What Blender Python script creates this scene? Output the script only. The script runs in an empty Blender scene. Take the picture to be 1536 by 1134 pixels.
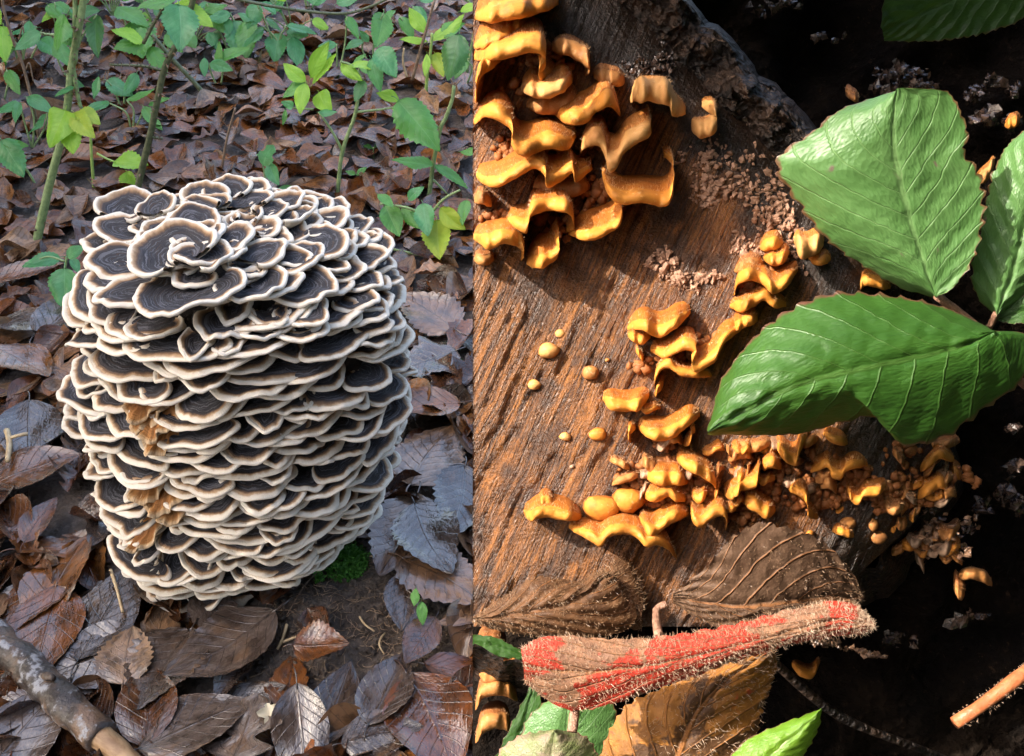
import bpy, math, random
import numpy as np
from mathutils import Vector, Matrix

# ------------------------------------------------------------------ camera, world, sun, exposure
scn = bpy.context.scene
PITCH = math.radians(37.0)
K = 1600.0                       # focal length in photograph pixels (photo 1536 x 1134)
CAM = np.array([0.0, 0.0, 0.95])
AX_R = np.array([1.0, 0.0, 0.0])
AX_D = np.array([0.0, math.cos(PITCH), -math.sin(PITCH)])
AX_U = np.array([0.0, math.sin(PITCH), math.cos(PITCH)])

cd = bpy.data.cameras.new('camera')
cam = bpy.data.objects.new('camera', cd)
scn.collection.objects.link(cam)
cam.location = CAM
cam.rotation_euler = (math.pi / 2 - PITCH, 0, 0)
cd.sensor_width = 36.0
cd.lens = 36.0 * K / 1536.0
cd.clip_start = 0.02
cd.clip_end = 300.0
scn.camera = cam

SUN = np.array([-0.70, -0.17, 0.69]); SUN = SUN / np.linalg.norm(SUN)
SUN_ELEV = math.asin(SUN[2])
w = bpy.data.worlds.new('World'); scn.world = w; w.use_nodes = True
wn = w.node_tree
bg = wn.nodes['Background']
sky = wn.nodes.new('ShaderNodeTexSky')
sky.sky_type = 'NISHITA'
sky.sun_disc = False
sky.sun_elevation = SUN_ELEV
sky.sun_rotation = math.atan2(SUN[0], SUN[1])
sky.dust_density = 6.0
sky.air_density = 1.0
sky.ozone_density = 1.0
wn.links.new(sky.outputs[0], bg.inputs[0])
bg.inputs[1].default_value = 0.15

sl = bpy.data.lights.new('sun', 'SUN')
sl.energy = 2.0
sl.angle = math.radians(0.5)
sl.color = (1.0, 0.93, 0.82)
so = bpy.data.objects.new('sun', sl)
scn.collection.objects.link(so)
so.location = (-4, -1, 6)
so.rotation_euler = Vector(SUN).to_track_quat('Z', 'Y').to_euler()

vs = scn.view_settings
vs.view_transform = 'Standard'
vs.look = 'None'
vs.exposure = 2.5
vs.gamma = 1.0
vs.use_curve_mapping = False
cy = scn.cycles
cy.max_bounces = 5; cy.diffuse_bounces = 3; cy.glossy_bounces = 2; cy.transmission_bounces = 3; cy.transparent_max_bounces = 4

# ------------------------------------------------------------------ helpers
rng = np.random.default_rng(7)
random.seed(7)
COL = scn.collection

def ray(px, py):
    return AX_D + (px - 768.0) / K * AX_R + (567.0 - py) / K * AX_U
def at(px, py, t):
    return CAM + t * ray(px, py)
def gnd(px, py, z=0.0):
    d = ray(px, py)
    return CAM + d * ((z - CAM[2]) / d[2])
def atY(px, py, Y):
    d = ray(px, py)
    return CAM + d * (Y / d[1])
def proj(p):
    q = np.asarray(p) - CAM
    t = q @ AX_D
    return 768 + K * (q @ AX_R) / t, 567 - K * (q @ AX_U) / t, t

def _hash(ix, iy, iz, s):
    h = (ix * 374761393 + iy * 668265263 + iz * 2147483647 + s * 1274126177) & 0xFFFFFFFF
    h = ((h ^ (h >> 13)) * 1274126177) & 0xFFFFFFFF
    h = (h ^ (h >> 16)) & 0xFFFF
    return h / 32767.5 - 1.0
def vnoise(x, y, z=0.0, s=0):
    x = np.asarray(x, float); y = np.asarray(y, float); z = np.asarray(z, float) + 0 * x
    x0 = np.floor(x).astype(np.int64); y0 = np.floor(y).astype(np.int64); z0 = np.floor(z).astype(np.int64)
    fx = x - x0; fy = y - y0; fz = z - z0
    fx = fx * fx * (3 - 2 * fx); fy = fy * fy * (3 - 2 * fy); fz = fz * fz * (3 - 2 * fz)
    r = 0
    for a in (0, 1):
        for b in (0, 1):
            for c in (0, 1):
                r = r + _hash(x0 + a, y0 + b, z0 + c, s) * (fx if a else 1 - fx) * (fy if b else 1 - fy) * (fz if c else 1 - fz)
    return r
def fbm(x, y, z=0.0, s=0, o=4):
    r = 0; a = 1.0; f = 1.0
    for k in range(o):
        r = r + a * vnoise(np.asarray(x) * f, np.asarray(y) * f, np.asarray(z) * f, s + k)
        a *= 0.5; f *= 2.03
    return r

def mesh(name, V, F, uv=None, smooth=True, attr=None):
    me = bpy.data.meshes.new(name)
    me.from_pydata([tuple(map(float, v)) for v in V], [], [tuple(map(int, f)) for f in F])
    if smooth:
        me.polygons.foreach_set('use_smooth', [True] * len(me.polygons))
    if uv is not None:
        l = me.uv_layers.new(name='UVMap')
        vi = np.empty(len(me.loops), dtype=np.int32); me.loops.foreach_get('vertex_index', vi)
        l.data.foreach_set('uv', np.asarray(uv, dtype=np.float32)[vi].ravel())
    if attr is not None:
        a = me.attributes.new('rnd', 'FLOAT', 'POINT')
        a.data.foreach_set('value', np.asarray(attr, dtype=np.float32))
    me.update()
    return me
def obj(name, me, m=None, parent=None, M=None):
    o = bpy.data.objects.new(name, me)
    bpy.context.scene.collection.objects.link(o)
    if m is not None and me is not None:
        if len(me.materials) == 0: me.materials.append(m)
    if parent is not None: o.parent = parent
    if M is not None: o.matrix_basis = M
    return o
def tag(o, label=None, cat=None, group=None, kind=None):
    if label: o['label'] = label
    if cat: o['category'] = cat
    if group: o['group'] = group
    if kind: o['kind'] = kind
    return o
def empty(name, loc, label, cat, group=None):
    o = bpy.data.objects.new(name, None); bpy.context.scene.collection.objects.link(o)
    o.location = tuple(map(float, loc)); o.empty_display_size = 0.02
    return tag(o, label, cat, group)
def gridF(n, m, off=0, closed=False):
    F = []
    for i in range(n - 1):
        for j in range(m if closed else m - 1):
            j2 = (j + 1) % m
            F.append((off + i * m + j, off + i * m + j2, off + (i + 1) * m + j2, off + (i + 1) * m + j))
    return F
def frame(x, y, z, loc):
    M = Matrix.Identity(4)
    for i in range(3):
        M[i][0] = x[i]; M[i][1] = y[i]; M[i][2] = z[i]; M[i][3] = loc[i]
    return M
def nrm(v):
    v = np.asarray(v, float); return v / (np.linalg.norm(v) + 1e-12)
def catmull(P, n):
    P = np.asarray(P, float)
    if len(P) == 2:
        t = np.linspace(0, 1, n)[:, None]; return P[0] * (1 - t) + P[1] * t
    Q = np.vstack([2 * P[0] - P[1], P, 2 * P[-1] - P[-2]])
    seg = len(P) - 1
    L = np.concatenate([[0], np.cumsum(np.linalg.norm(np.diff(P[:, :3], axis=0), axis=1))])
    s = np.interp(np.linspace(0, L[-1], n), L, np.arange(len(P)))
    out = []
    for v in s:
        i = min(int(v), seg - 1); t = v - i
        p0, p1, p2, p3 = Q[i], Q[i + 1], Q[i + 2], Q[i + 3]
        out.append(0.5 * ((2 * p1) + (-p0 + p2) * t + (2 * p0 - 5 * p1 + 4 * p2 - p3) * t * t + (-p0 + 3 * p1 - 3 * p2 + p3) * t ** 3))
    return np.array(out)
def tube_arr(P, rad, ns=8, bump=0.0, seed=0, caps=True):
    P = np.asarray(P, float); n = len(P)
    rad = np.full(n, rad) if np.isscalar(rad) else np.asarray(rad, float)
    if len(rad) != n: rad = np.interp(np.linspace(0, 1, n), np.linspace(0, 1, len(rad)), rad)
    T = np.gradient(P, axis=0); T /= (np.linalg.norm(T, axis=1)[:, None] + 1e-12)
    ref = np.array([0.31, 0.2, 0.93]) if abs(T[0][2]) < 0.8 else np.array([0.9, 0.3, 0.1])
    V = []; UV = []
    A = nrm(np.cross(T[0], ref))
    L = 0
    for i in range(n):
        A = nrm(A - T[i] * (A @ T[i])); B = np.cross(T[i], A)
        if i: L += np.linalg.norm(P[i] - P[i - 1])
        for k in range(ns):
            a = 2 * math.pi * k / ns
            V.append(P[i] + rad[i] * (A * math.cos(a) + B * math.sin(a))); UV.append((k / ns, L * 100))
    V = np.array(V)
    if bump:
        d = V - np.repeat(P, ns, axis=0)
        s = 1.0 / max(rad.max(), 1e-6)
        V = np.repeat(P, ns, axis=0) + d * (1 + bump * fbm(V[:, 0] * s, V[:, 1] * s, V[:, 2] * s, seed, 3))[:, None]
    F = gridF(n, ns, 0, True)
    if caps:
        F.append(tuple(range(ns))[::-1]); F.append(tuple((n - 1) * ns + k for k in range(ns)))
    return V, F, np.array(UV)
class Bag:
    def __init__(self): self.V = []; self.F = []; self.U = []; self.A = []; self.n = 0
    def add(self, V, F, U=None, a=0.0):
        V = np.asarray(V, float)
        self.V.append(V); self.F += [tuple(i + self.n for i in f) for f in F]
        self.U.append(np.zeros((len(V), 2)) if U is None else np.asarray(U, float))
        self.A.append(np.full(len(V), a)); self.n += len(V)
    def mesh(self, name, smooth=True):
        return mesh(name, np.vstack(self.V), self.F, np.vstack(self.U), smooth, np.concatenate(self.A))
def xf(V, M):
    M = np.array(M); return np.asarray(V) @ M[:3, :3].T + M[:3, 3]

# ------------------------------------------------------------------ materials
class Mt:
    def __init__(self, name):
        self.m = bpy.data.materials.new(name); self.m.use_nodes = True
        self.t = self.m.node_tree; self.t.nodes.clear()
        self.out = self.t.nodes.new('ShaderNodeOutputMaterial')
    def n(self, typ, **kw):
        nd = self.t.nodes.new(typ)
        for k, v in kw.items(): setattr(nd, k, v)
        return nd
    def s(self, sock, v):
        if hasattr(v, 'is_output') or isinstance(v, bpy.types.NodeSocket): self.t.links.new(v, sock)
        else:
            if isinstance(v, (tuple, list)) and len(v) == 3 and sock.type == 'RGBA': v = (*v, 1.0)
            sock.default_value = v
    def math(self, op, a, b=None, c=None, clamp=False):
        nd = self.n('ShaderNodeMath', operation=op, use_clamp=clamp)
        self.s(nd.inputs[0], a)
        if b is not None: self.s(nd.inputs[1], b)
        if c is not None: self.s(nd.inputs[2], c)
        return nd.outputs[0]
    def mix(self, f, a, b, blend='MIX'):
        nd = self.n('ShaderNodeMix', data_type='RGBA', blend_type=blend)
        self.s(nd.inputs[0], f); self.s(nd.inputs[6], a); self.s(nd.inputs[7], b)
        return nd.outputs[2]
    def mapr(self, v, a, b, c=0.0, d=1.0, smooth=True):
        nd = self.n('ShaderNodeMapRange', interpolation_type='SMOOTHSTEP' if smooth else 'LINEAR')
        for i, x in enumerate((v, a, b, c, d)): self.s(nd.inputs[i], x)
        return nd.outputs[0]
    def ramp(self, f, stops):
        nd = self.n('ShaderNodeValToRGB')
        e = nd.color_ramp.elements
        while len(e) < len(stops): e.new(0.5)
        for x, (p, c) in zip(e, stops): x.position = p; x.color = (*c, 1)
        self.s(nd.inputs[0], f)
        return nd.outputs[0]
    def obj_co(self): return self.n('ShaderNodeTexCoord').outputs['Object']
    def uv(self): return self.n('ShaderNodeTexCoord').outputs['UV']
    def geo_co(self): return self.n('ShaderNodeNewGeometry').outputs['Position']
    def sep(self, v):
        nd = self.n('ShaderNodeSeparateXYZ'); self.s(nd.inputs[0], v); return nd.outputs
    def comb(self, x, y, z):
        nd = self.n('ShaderNodeCombineXYZ')
        for i, v in enumerate((x, y, z)): self.s(nd.inputs[i], v)
        return nd.outputs[0]
    def noise(self, v, scale, detail=3.0, rough=0.55, dist=0.0, col=False):
        nd = self.n('ShaderNodeTexNoise')
        self.s(nd.inputs['Vector'], v); self.s(nd.inputs['Scale'], scale)
        nd.inputs['Detail'].default_value = detail; nd.inputs['Roughness'].default_value = rough; nd.inputs['Distortion'].default_value = dist
        return nd.outputs[1 if col else 0]
    def vor(self, v, scale, feat='F1'):
        nd = self.n('ShaderNodeTexVoronoi', feature=feat)
        self.s(nd.inputs['Vector'], v); self.s(nd.inputs['Scale'], scale)
        return nd.outputs[0]
    def map(self, v, scale=(1, 1, 1), rot=(0, 0, 0)):
        nd = self.n('ShaderNodeMapping'); self.s(nd.inputs[0], v)
        nd.inputs['Scale'].default_value = scale; nd.inputs['Rotation'].default_value = rot
        return nd.outputs[0]
    def rnd(self, use_attr=False):
        if use_attr:
            nd = self.n('ShaderNodeAttribute'); nd.attribute_name = 'rnd'; return nd.outputs['Fac']
        return self.n('ShaderNodeObjectInfo').outputs['Random']
    def bump(self, h, strength=0.5, dist=0.002):
        nd = self.n('ShaderNodeBump'); self.s(nd.inputs['Height'], h)
        nd.inputs['Strength'].default_value = strength; nd.inputs['Distance'].default_value = dist
        return nd.outputs[0]
    def pbr(self, col, rough=0.6, normal=None, **kw):
        p = self.n('ShaderNodeBsdfPrincipled')
        self.s(p.inputs['Base Color'], col); self.s(p.inputs['Roughness'], rough)
        if normal is not None: self.s(p.inputs['Normal'], normal)
        for k, v in kw.items(): self.s(p.inputs[k], v)
        return p.outputs[0]
    def done(self, sh):
        self.t.links.new(sh, self.out.inputs[0]); return self.m
    def add_translucent(self, sh, col, f, normal=None):
        t = self.n('ShaderNodeBsdfTranslucent'); self.s(t.inputs[0], col)
        mx = self.n('ShaderNodeMixShader'); self.s(mx.inputs[0], f)
        self.t.links.new(sh, mx.inputs[1]); self.t.links.new(t.outputs[0], mx.inputs[2])
        return mx.outputs[0]

def m_bracket(name, dry=False):
    k = Mt(name)
    u = k.sep(k.uv()); ux, d = u[0], u[1]
    r = k.rnd()
    co = k.comb(ux, d, k.math('MULTIPLY', r, 37.0))
    n1 = k.noise(co, 1.3, 3)
    dd = k.math('ADD', d, k.math('MULTIPLY', k.math('SUBTRACT', n1, 0.5), 0.50))
    dd = k.math('MULTIPLY', dd, k.mapr(r, 0, 1, 1.5, 0.8, False))
    f = k.math('DIVIDE', dd, 4.0, clamp=True)
    if dry:
        col = k.ramp(f, [(0, (.62, .46, .28)), (.07, (.50, .30, .13)), (.13, (.36, .155, .040)), (.5, (.30, .115, .028)), (1, (.18, .08, .03))])
        fib = k.noise(k.map(co, (7, .6, 1)), 1.0, 3)
        col = k.mix(k.mapr(fib, .35, .7, 0, .6), col, (.16, .07, .02))
    else:
        col = k.ramp(f, [(0, (.70, .635, .53)), (.055, (.66, .575, .45)), (.10, (.44, .29, .165)), (.15, (.20, .115, .060)), (.20, (.050, .038, .034)), (.27, (.026, .025, .028)), (1, (.020, .020, .023))])
        band = k.noise(k.comb(k.math('MULTIPLY', ux, .25), k.math('MULTIPLY', dd, 5.0), k.math('MULTIPLY', r, 91.0)), 1.0, 2)
        inner = k.mapr(dd, .75, 1.1)
        col = k.mix(k.math('MULTIPLY', k.mapr(band, .50, .62), k.math('MULTIPLY', inner, .85)), col, (.115, .113, .125))
        col = k.mix(k.math('MULTIPLY', k.mapr(band, .42, .30), k.math('MULTIPLY', inner, .5)), col, (.085, .045, .022))
    spk = k.noise(co, 9.0, 2)
    col = k.mix(k.mapr(spk, .62, .75, 0, .35), col, (.16, .10, .06))
    under = k.math('LESS_THAN', d, -0.001)
    pore = k.noise(k.obj_co(), 900, 2)
    col = k.mix(under, col, k.mix(pore, (.50, .42, .31), (.68, .60, .47)))
    rfib = k.noise(k.map(co, (9, 1.2, 1)), 1.0, 3)
    hb = k.math('ADD', k.math('MULTIPLY', rfib, .5), k.math('MULTIPLY', k.noise(k.comb(k.math('MULTIPLY', ux, .2), k.math('MULTIPLY', dd, 5.0), r), 1.0, 1), .9))
    nb = k.bump(hb, .8, .0016)
    return k.done(k.pbr(col, .72, nb, **{'Specular IOR Level': .35}))

def veins(k, n, slope, wid=.06):
    """distance masks of side veins and midrib from the leaf UV (u across 0..1, v along)."""
    u = k.sep(k.uv())
    a = k.math('ABSOLUTE', k.math('SUBTRACT', k.math('MULTIPLY', u[0], 2.0), 1.0))
    ph = k.math('SUBTRACT', k.math('MULTIPLY', u[1], n), k.math('MULTIPLY', a, slope))
    fr = k.math('ABSOLUTE', k.math('SUBTRACT', k.math('FRACT', ph), 0.5))
    v = k.mapr(fr, 0.0, wid, 1, 0)
    mid = k.mapr(a, .012, .05, 1, 0)
    return a, u[1], v, k.math('MAXIMUM', v, mid), fr

def m_dead(name, attr=False, ramp=None, rough=(.22, .5), nv=9, slope=2.2, sheen=0.0):
    k = Mt(name)
    r = k.rnd(attr)
    a, t, v, vm, fr = veins(k, nv, slope)
    base = k.ramp(r, ramp or [(0, (.036, .011, .003)), (.25, (.095, .027, .005)), (.45, (.23, .066, .009)), (.6, (.11, .046, .015)), (.76, (.29, .10, .018)), (.92, (.19, .105, .055)), (1, (.36, .18, .070))])
    co = k.comb(k.math('MULTIPLY', a, 1.0), k.math('MULTIPLY', t, 1.6), k.math('MULTIPLY', r, 57.0))
    big = k.noise(co, 2.6, 3, .6)
    col = k.mix(k.mapr(big, .42, .62), base, k.mix(.65, base, (.020, .010, .006)))
    big2 = k.noise(co, 1.7, 2, .6)
    col = k.mix(k.mapr(big2, .56, .70, 0, .5), col, k.mix(.5, base, (.24, .12, .045)))
    spot = k.noise(co, 22, 2)
    col = k.mix(k.mapr(spot, .64, .72, 0, .7), col, (.02, .011, .007))
    col = k.mix(k.math('MULTIPLY', vm, .55), col, k.mix(.6, col, (.012, .008, .006)))
    fine8 = k.noise(co, 8, 2)
    rg = k.mapr(fine8, .35, .7, rough[0], rough[1])
    hb = k.math('ADD', k.math('MULTIPLY', vm, .6), k.math('ADD', k.math('MULTIPLY', spot, .5), k.math('MULTIPLY', fine8, .8)))
    nb = k.bump(hb, .6, .0012)
    sh = k.pbr(col, rg, nb, **{'Specular IOR Level': .35, 'Coat Weight': .40 if attr else .85, 'Coat Roughness': .09, 'Coat IOR': 1.7, 'Coat Normal': nb})
    return k.done(k.add_translucent(sh, col, .06))

def m_green(name, c1, c2, cv, rough=.36, nv=8, slope=2.0, tr=.3, spots=None, edge=None):
    k = Mt(name)
    r = k.rnd()
    a, t, v, vm, fr = veins(k, nv, slope, .05)
    co = k.comb(a, k.math('MULTIPLY', t, 1.5), k.math('MULTIPLY', r, 43.0))
    n1 = k.noise(co, 2.2, 4)
    col = k.mix(k.mapr(n1, .35, .68), c1, c2)
    fine = k.vor(k.comb(k.math('MULTIPLY', a, 26), k.math('MULTIPLY', t, 40), r), 1.0)
    col = k.mix(k.math('MULTIPLY', k.mapr(fine, .2, .7), .25), col, c2)
    col = k.mix(k.math('MULTIPLY', vm, .6), col, cv)
    if spots:
        sp = k.noise(co, 5.0, 2)
        col = k.mix(k.mapr(sp, .70, .76, 0, .85), col, spots)
    if edge:
        en = k.math('ADD', a, k.math('MULTIPLY', k.math('SUBTRACT', k.noise(co, 14, 2), .5), .08))
        col = k.mix(k.mapr(en, .955, .99), col, edge)
    hb = k.math('SUBTRACT', k.math('MULTIPLY', fine, .5), k.math('MULTIPLY', vm, .8))
    nb = k.bump(hb, .4, .0008)
    sh = k.pbr(col, rough, nb, **{'Specular IOR Level': .5})
    return k.done(k.add_translucent(sh, k.mix(.5, col, (.25, .45, .02)), tr))

def m_simple(name, c1, c2, scale, rough=.6, bs=.5, bd=.002, stretch=(1, 1, 1), spec=.5, detail=5, coat=0.0):
    k = Mt(name)
    co = k.map(k.obj_co(), stretch)
    n = k.noise(co, scale, detail, .6)
    col = k.mix(k.mapr(n, .35, .65), c1, c2)
    nb = k.bump(k.math('ADD', n, k.math('MULTIPLY', k.noise(co, scale * 4, 3), .4)), bs, bd)
    return k.done(k.pbr(col, rough, nb, **{'Specular IOR Level': spec, 'Coat Weight': coat, 'Coat Roughness': .2}))

M = {}
M['bracket'] = m_bracket('turkey_tail')
M['bracket_dry'] = m_bracket('turkey_tail_dry', True)
M['dead'] = m_dead('dead_leaf')
M['dead_stuff'] = m_dead('dead_leaf_litter', True)
GREY = [(0, (.050, .034, .026)), (.5, (.080, .056, .044)), (1, (.125, .092, .074))]
RUST = [(0, (.11, .030, .006)), (.5, (.17, .055, .011)), (1, (.26, .10, .024))]
DARK = [(0, (.050, .018, .007)), (.5, (.085, .030, .010)), (1, (.13, .048, .016))]
TAN = [(0, (.15, .075, .034)), (.5, (.20, .105, .050)), (1, (.26, .155, .085))]
M['dead_grey'] = m_dead('dead_leaf_grey', ramp=GREY, rough=(.14, .36))
M['dead_rust'] = m_dead('dead_leaf_rust', ramp=RUST, rough=(.25, .5))
M['dead_dark'] = m_dead('dead_leaf_dark', ramp=DARK, rough=(.2, .45))
M['dead_tan'] = m_dead('dead_leaf_tan', ramp=TAN, rough=(.35, .6))
M['pale_bit'] = m_simple('pale_leaf_fragment', (.55, .48, .33), (.66, .60, .46), 60, .6)
M['g_mid'] = m_green('green_leaf', (.075, .24, .045), (.11, .32, .06), (.18, .38, .12), spots=(.10, .07, .03))
M['g_blue'] = m_green('bluish_green_leaf', (.055, .22, .070), (.09, .31, .11), (.15, .37, .16), rough=.3)
M['g_dark'] = m_green('dark_green_leaf', (.035, .13, .03), (.06, .19, .045), (.10, .24, .08), tr=.18)
M['g_lime'] = m_green('lime_green_leaf', (.24, .50, .035), (.36, .60, .06), (.42, .62, .12), rough=.42, tr=.4)
M['g_yellow'] = m_green('yellow_green_leaf', (.30, .44, .035), (.42, .50, .05), (.38, .52, .10), rough=.5, spots=(.30, .16, .03))
M['stem_green'] = m_simple('green_stem', (.17, .25, .09), (.28, .37, .15), 120, .5)
M['stem_dark'] = m_simple('dark_bramble_cane', (.055, .075, .03), (.12, .13, .06), 150, .5)
M['stem_lime'] = m_simple('lime_stem', (.26, .40, .08), (.34, .46, .12), 120, .5)
M['stem_brown'] = m_simple('brown_stem', (.14, .085, .05), (.24, .16, .10), 140, .6)
M['straw'] = m_simple('straw', (.36, .25, .13), (.48, .36, .20), 90, .5)
M['moss'] = m_simple('moss', (.05, .19, .02), (.12, .34, .04), 300, .6)

# soil
k = Mt('wet_soil')
co = k.geo_co()
n1 = k.noise(co, 9, 6, .65); n2 = k.noise(co, 70, 5, .7); n3 = k.vor(co, 160)
col = k.mix(k.mapr(n1, .38, .62), (.055, .040, .030), (.125, .095, .073))
col = k.mix(k.mapr(n2, .5, .72, 0, .7), col, (.20, .155, .12))
col = k.mix(k.mapr(n3, .0, .35, .5, 0), col, (.022, .015, .011))
hb = k.math('ADD', k.math('MULTIPLY', n2, 1.0), k.math('ADD', k.math('MULTIPLY', n3, .5), k.math('MULTIPLY', k.noise(co, 260, 4, .7), .5)))
M['soil'] = k.done(k.pbr(col, k.mapr(n2, .3, .7, .75, .45), k.bump(hb, .9, .006), **{'Specular IOR Level': .4}))
# dark humus of the bank, glistening grains
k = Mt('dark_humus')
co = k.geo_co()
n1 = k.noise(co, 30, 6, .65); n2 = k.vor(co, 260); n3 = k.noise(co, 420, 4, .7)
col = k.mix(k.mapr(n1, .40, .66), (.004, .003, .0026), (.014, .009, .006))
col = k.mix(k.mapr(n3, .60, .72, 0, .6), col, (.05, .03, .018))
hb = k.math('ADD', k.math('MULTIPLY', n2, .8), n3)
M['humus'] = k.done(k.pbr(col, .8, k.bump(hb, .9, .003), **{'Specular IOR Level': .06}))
# core of the stump
M['core'] = m_simple('dark_stump_wood', (.012, .009, .007), (.035, .024, .017), 60, .8, .8, .004)

# ------------------------------------------------------------------ ground
def gz(x, y):
    return 0.010 * fbm(np.asarray(x) * 5, np.asarray(y) * 5, 0, 11, 4) + 0.004 * fbm(np.asarray(x) * 38, np.asarray(y) * 38, 0, 15, 3)
xs = np.concatenate([[-60, -25, -10, -5, -3], np.linspace(-2.0, 0.8, 190), [1.6, 3, 6, 12, 25, 60]])
ys = np.concatenate([[-60, -25, -10, -4, -1.5, -.3], np.linspace(0.42, 3.6, 210), [4.2, 5.5, 8, 14, 30, 90]])
gx, gy = np.meshgrid(xs, ys)
V = np.stack([gx.ravel(), gy.ravel(), gz(gx, gy).ravel()], 1)
ground = tag(obj('ground', mesh('ground', V, gridF(len(ys), len(xs))), M['soil']), kind='structure')

# ------------------------------------------------------------------ earth bank on the right (carries the sawn log)
SEAM = -59.0 / K
D0 = 0.30                                 # distance of the log's cut face
def bank_depth(r, u):
    return 0.372 + 0.012 * fbm(r * 16, u * 16, 0, 31, 4) + 0.005 * fbm(r * 80, u * 80, 0, 35, 3)
us = np.linspace(-0.98, 0.165, 210); cs = np.linspace(0, 1, 80)
uu, cc = np.meshgrid(us, cs, indexing='ij')
dep = bank_depth(cc * .36, uu)
xl = SEAM * dep
xx = xl + (0.36 - xl) * cc
Pf = CAM + dep[..., None] * AX_D + xx[..., None] * AX_R + uu[..., None] * AX_U
n, m = uu.shape
Pb = Pf.copy()
Pb[..., 1] = 0.58 + 0.03 * fbm(xx * 9, Pf[..., 2] * 9, 0, 41, 3)
db = (Pb - CAM) @ AX_D
xb_ = SEAM * db
Pb[..., 0] = xb_ + (0.36 - xb_) * cc
V = np.vstack([Pf.reshape(-1, 3), Pb.reshape(-1, 3)])
F = gridF(n, m) + [f[::-1] for f in gridF(n, m, n * m)]
for i in range(n - 1):
    for j in (0, m - 1):
        a, b = i * m + j, (i + 1) * m + j
        q = (a, b, b + n * m, a + n * m)
        F.append(q if j == 0 else q[::-1])
for i in (0, n - 1):
    for j in range(m - 1):
        a = i * m + j
        q = (a, a + 1, a + 1 + n * m, a + n * m)
        F.append(q if i == 0 else q[::-1])
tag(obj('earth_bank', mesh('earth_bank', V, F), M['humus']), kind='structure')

# ------------------------------------------------------------------ the stump wrapped in turkey-tail brackets
SY = 0.905
ZP = np.array([0.0, .05, .1, .2, .3, .36, .417])
XCP = np.array([345, 362, 371, 373, 370, 367, 365.])
RAD = np.array([.088, .120, .146, .154, .153, .152, .146])
def axis(z):
    z = np.clip(z, 0, .417)
    # pixel column of the axis -> world x at the stump's distance
    q = np.array([0, SY, z]) - CAM
    t = q @ AX_D
    return np.array([(np.interp(z, ZP, XCP) - 768) / K * t, SY, z])
def renv(th, z):
    r = np.interp(z, ZP, RAD)
    r = r * (1 + .05 * math.sin(2 * th + 1.0) + .035 * math.sin(3 * th + 2.2) + .03 * math.sin(5 * th + 9 * z))
    return r

def bracket(R, W, span, curl, ruf, seed, th=.0021, nl=3.0):
    """fan: local y = outward, x = along the trunk, z = up. R projection, W half width."""
    g = np.random.default_rng(abs(int(seed)))
    nph = 34
    ph = np.linspace(-span / 2, span / 2, nph)
    p = g.uniform(0, 6.28, 6)
    lob = 1 + .05 * np.sin(nl * ph + p[0]) + .03 * np.sin((nl * 1.9) * ph + p[1]) + .012 * np.sin(9 * ph + p[2]) + .006 * np.sin(17 * ph + p[3])
    endt = 1 - .35 * np.clip((np.abs(ph) / (span / 2) - .72) / .28, 0, 1) ** 2
    rho = lob * endt
    def pos(v, zz, out=0.0):
        rr = rho * v
        x = np.sin(ph) * (rr * W + out); y = np.cos(ph) * (rr * R + out)
        q = np.hypot(np.sin(ph) * W, np.cos(ph) * R) * rho
        z = curl * R * v ** 2 + ruf * R * v ** 3 * (np.sin(nl * ph * 1.5 + p[4]) + .6 * np.sin(nl * 3.3 * ph + p[5]) + .25 * np.sin(15 * ph + p[1])) + zz
        z = z + .0010 * np.sin(v * 21 + p[3]) * (v < .97)
        return np.stack([x, y, z], 1), q
    V = []; U = []
    prof = [(.06, .4), (.25, .55), (.42, .7), (.56, .8), (.68, .85), (.78, .95), (.87, 1.0), (.93, 1.05), (.97, .98)]
    for v, s in prof:
        P, q = pos(v, th * s); V.append(P); U.append(np.stack([ph * q * 100, (1 - v) * q * 100], 1))
    for zz, o, dd in ((.75, .0007, .03), (.25, .0016, .0), (-.3, .0016, .0), (-.8, .0008, .0)):
        P, q = pos(1.0, th * zz, o); V.append(P); U.append(np.stack([ph * q * 100, np.full(nph, dd)], 1))
    for v, s in ((.96, -1.05), (.85, -.9), (.55, -.8), (.06, -.6)):
        P, q = pos(v, th * s); V.append(P); U.append(np.stack([ph * q * 100, np.full(nph, -.5)], 1))
    nr = len(V)
    V = np.vstack(V); U = np.vstack(U)
    U[:, 0] += g.uniform(0, 50)
    F = gridF(nr, nph)
    F = [f[::-1] for f in F]
    return V, F, U

stump = empty('tree_stump', axis(0), 'tree stump wholly covered in overlapping dark brackets with cream rims', 'stump')
SM = Matrix.Translation(Vector(axis(0))).inverted()
# core
zz = np.linspace(-.03, .405, 26); ths = np.linspace(0, 2 * math.pi, 40, endpoint=False)
V = []
for z in zz:
    a = axis(max(z, 0)); a[2] = z
    for t in ths:
        r = renv(t, max(z, 0)) - .036
        if z > .38: r *= 1 - (z - .38) * 6
        V.append(a + r * np.array([math.cos(t), math.sin(t), 0]))
V = np.array(V); V += .004 * np.stack([vnoise(V[:, 0] * 60, V[:, 1] * 60, V[:, 2] * 60, s) for s in (1, 2, 3)], 1)
F = gridF(26, 40, 0, True); F.append(tuple(25 * 40 + k_ for k_ in range(40)))
V = V - axis(0)
obj('wood_core', mesh('wood_core', V, F), M['core'], stump)

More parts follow.
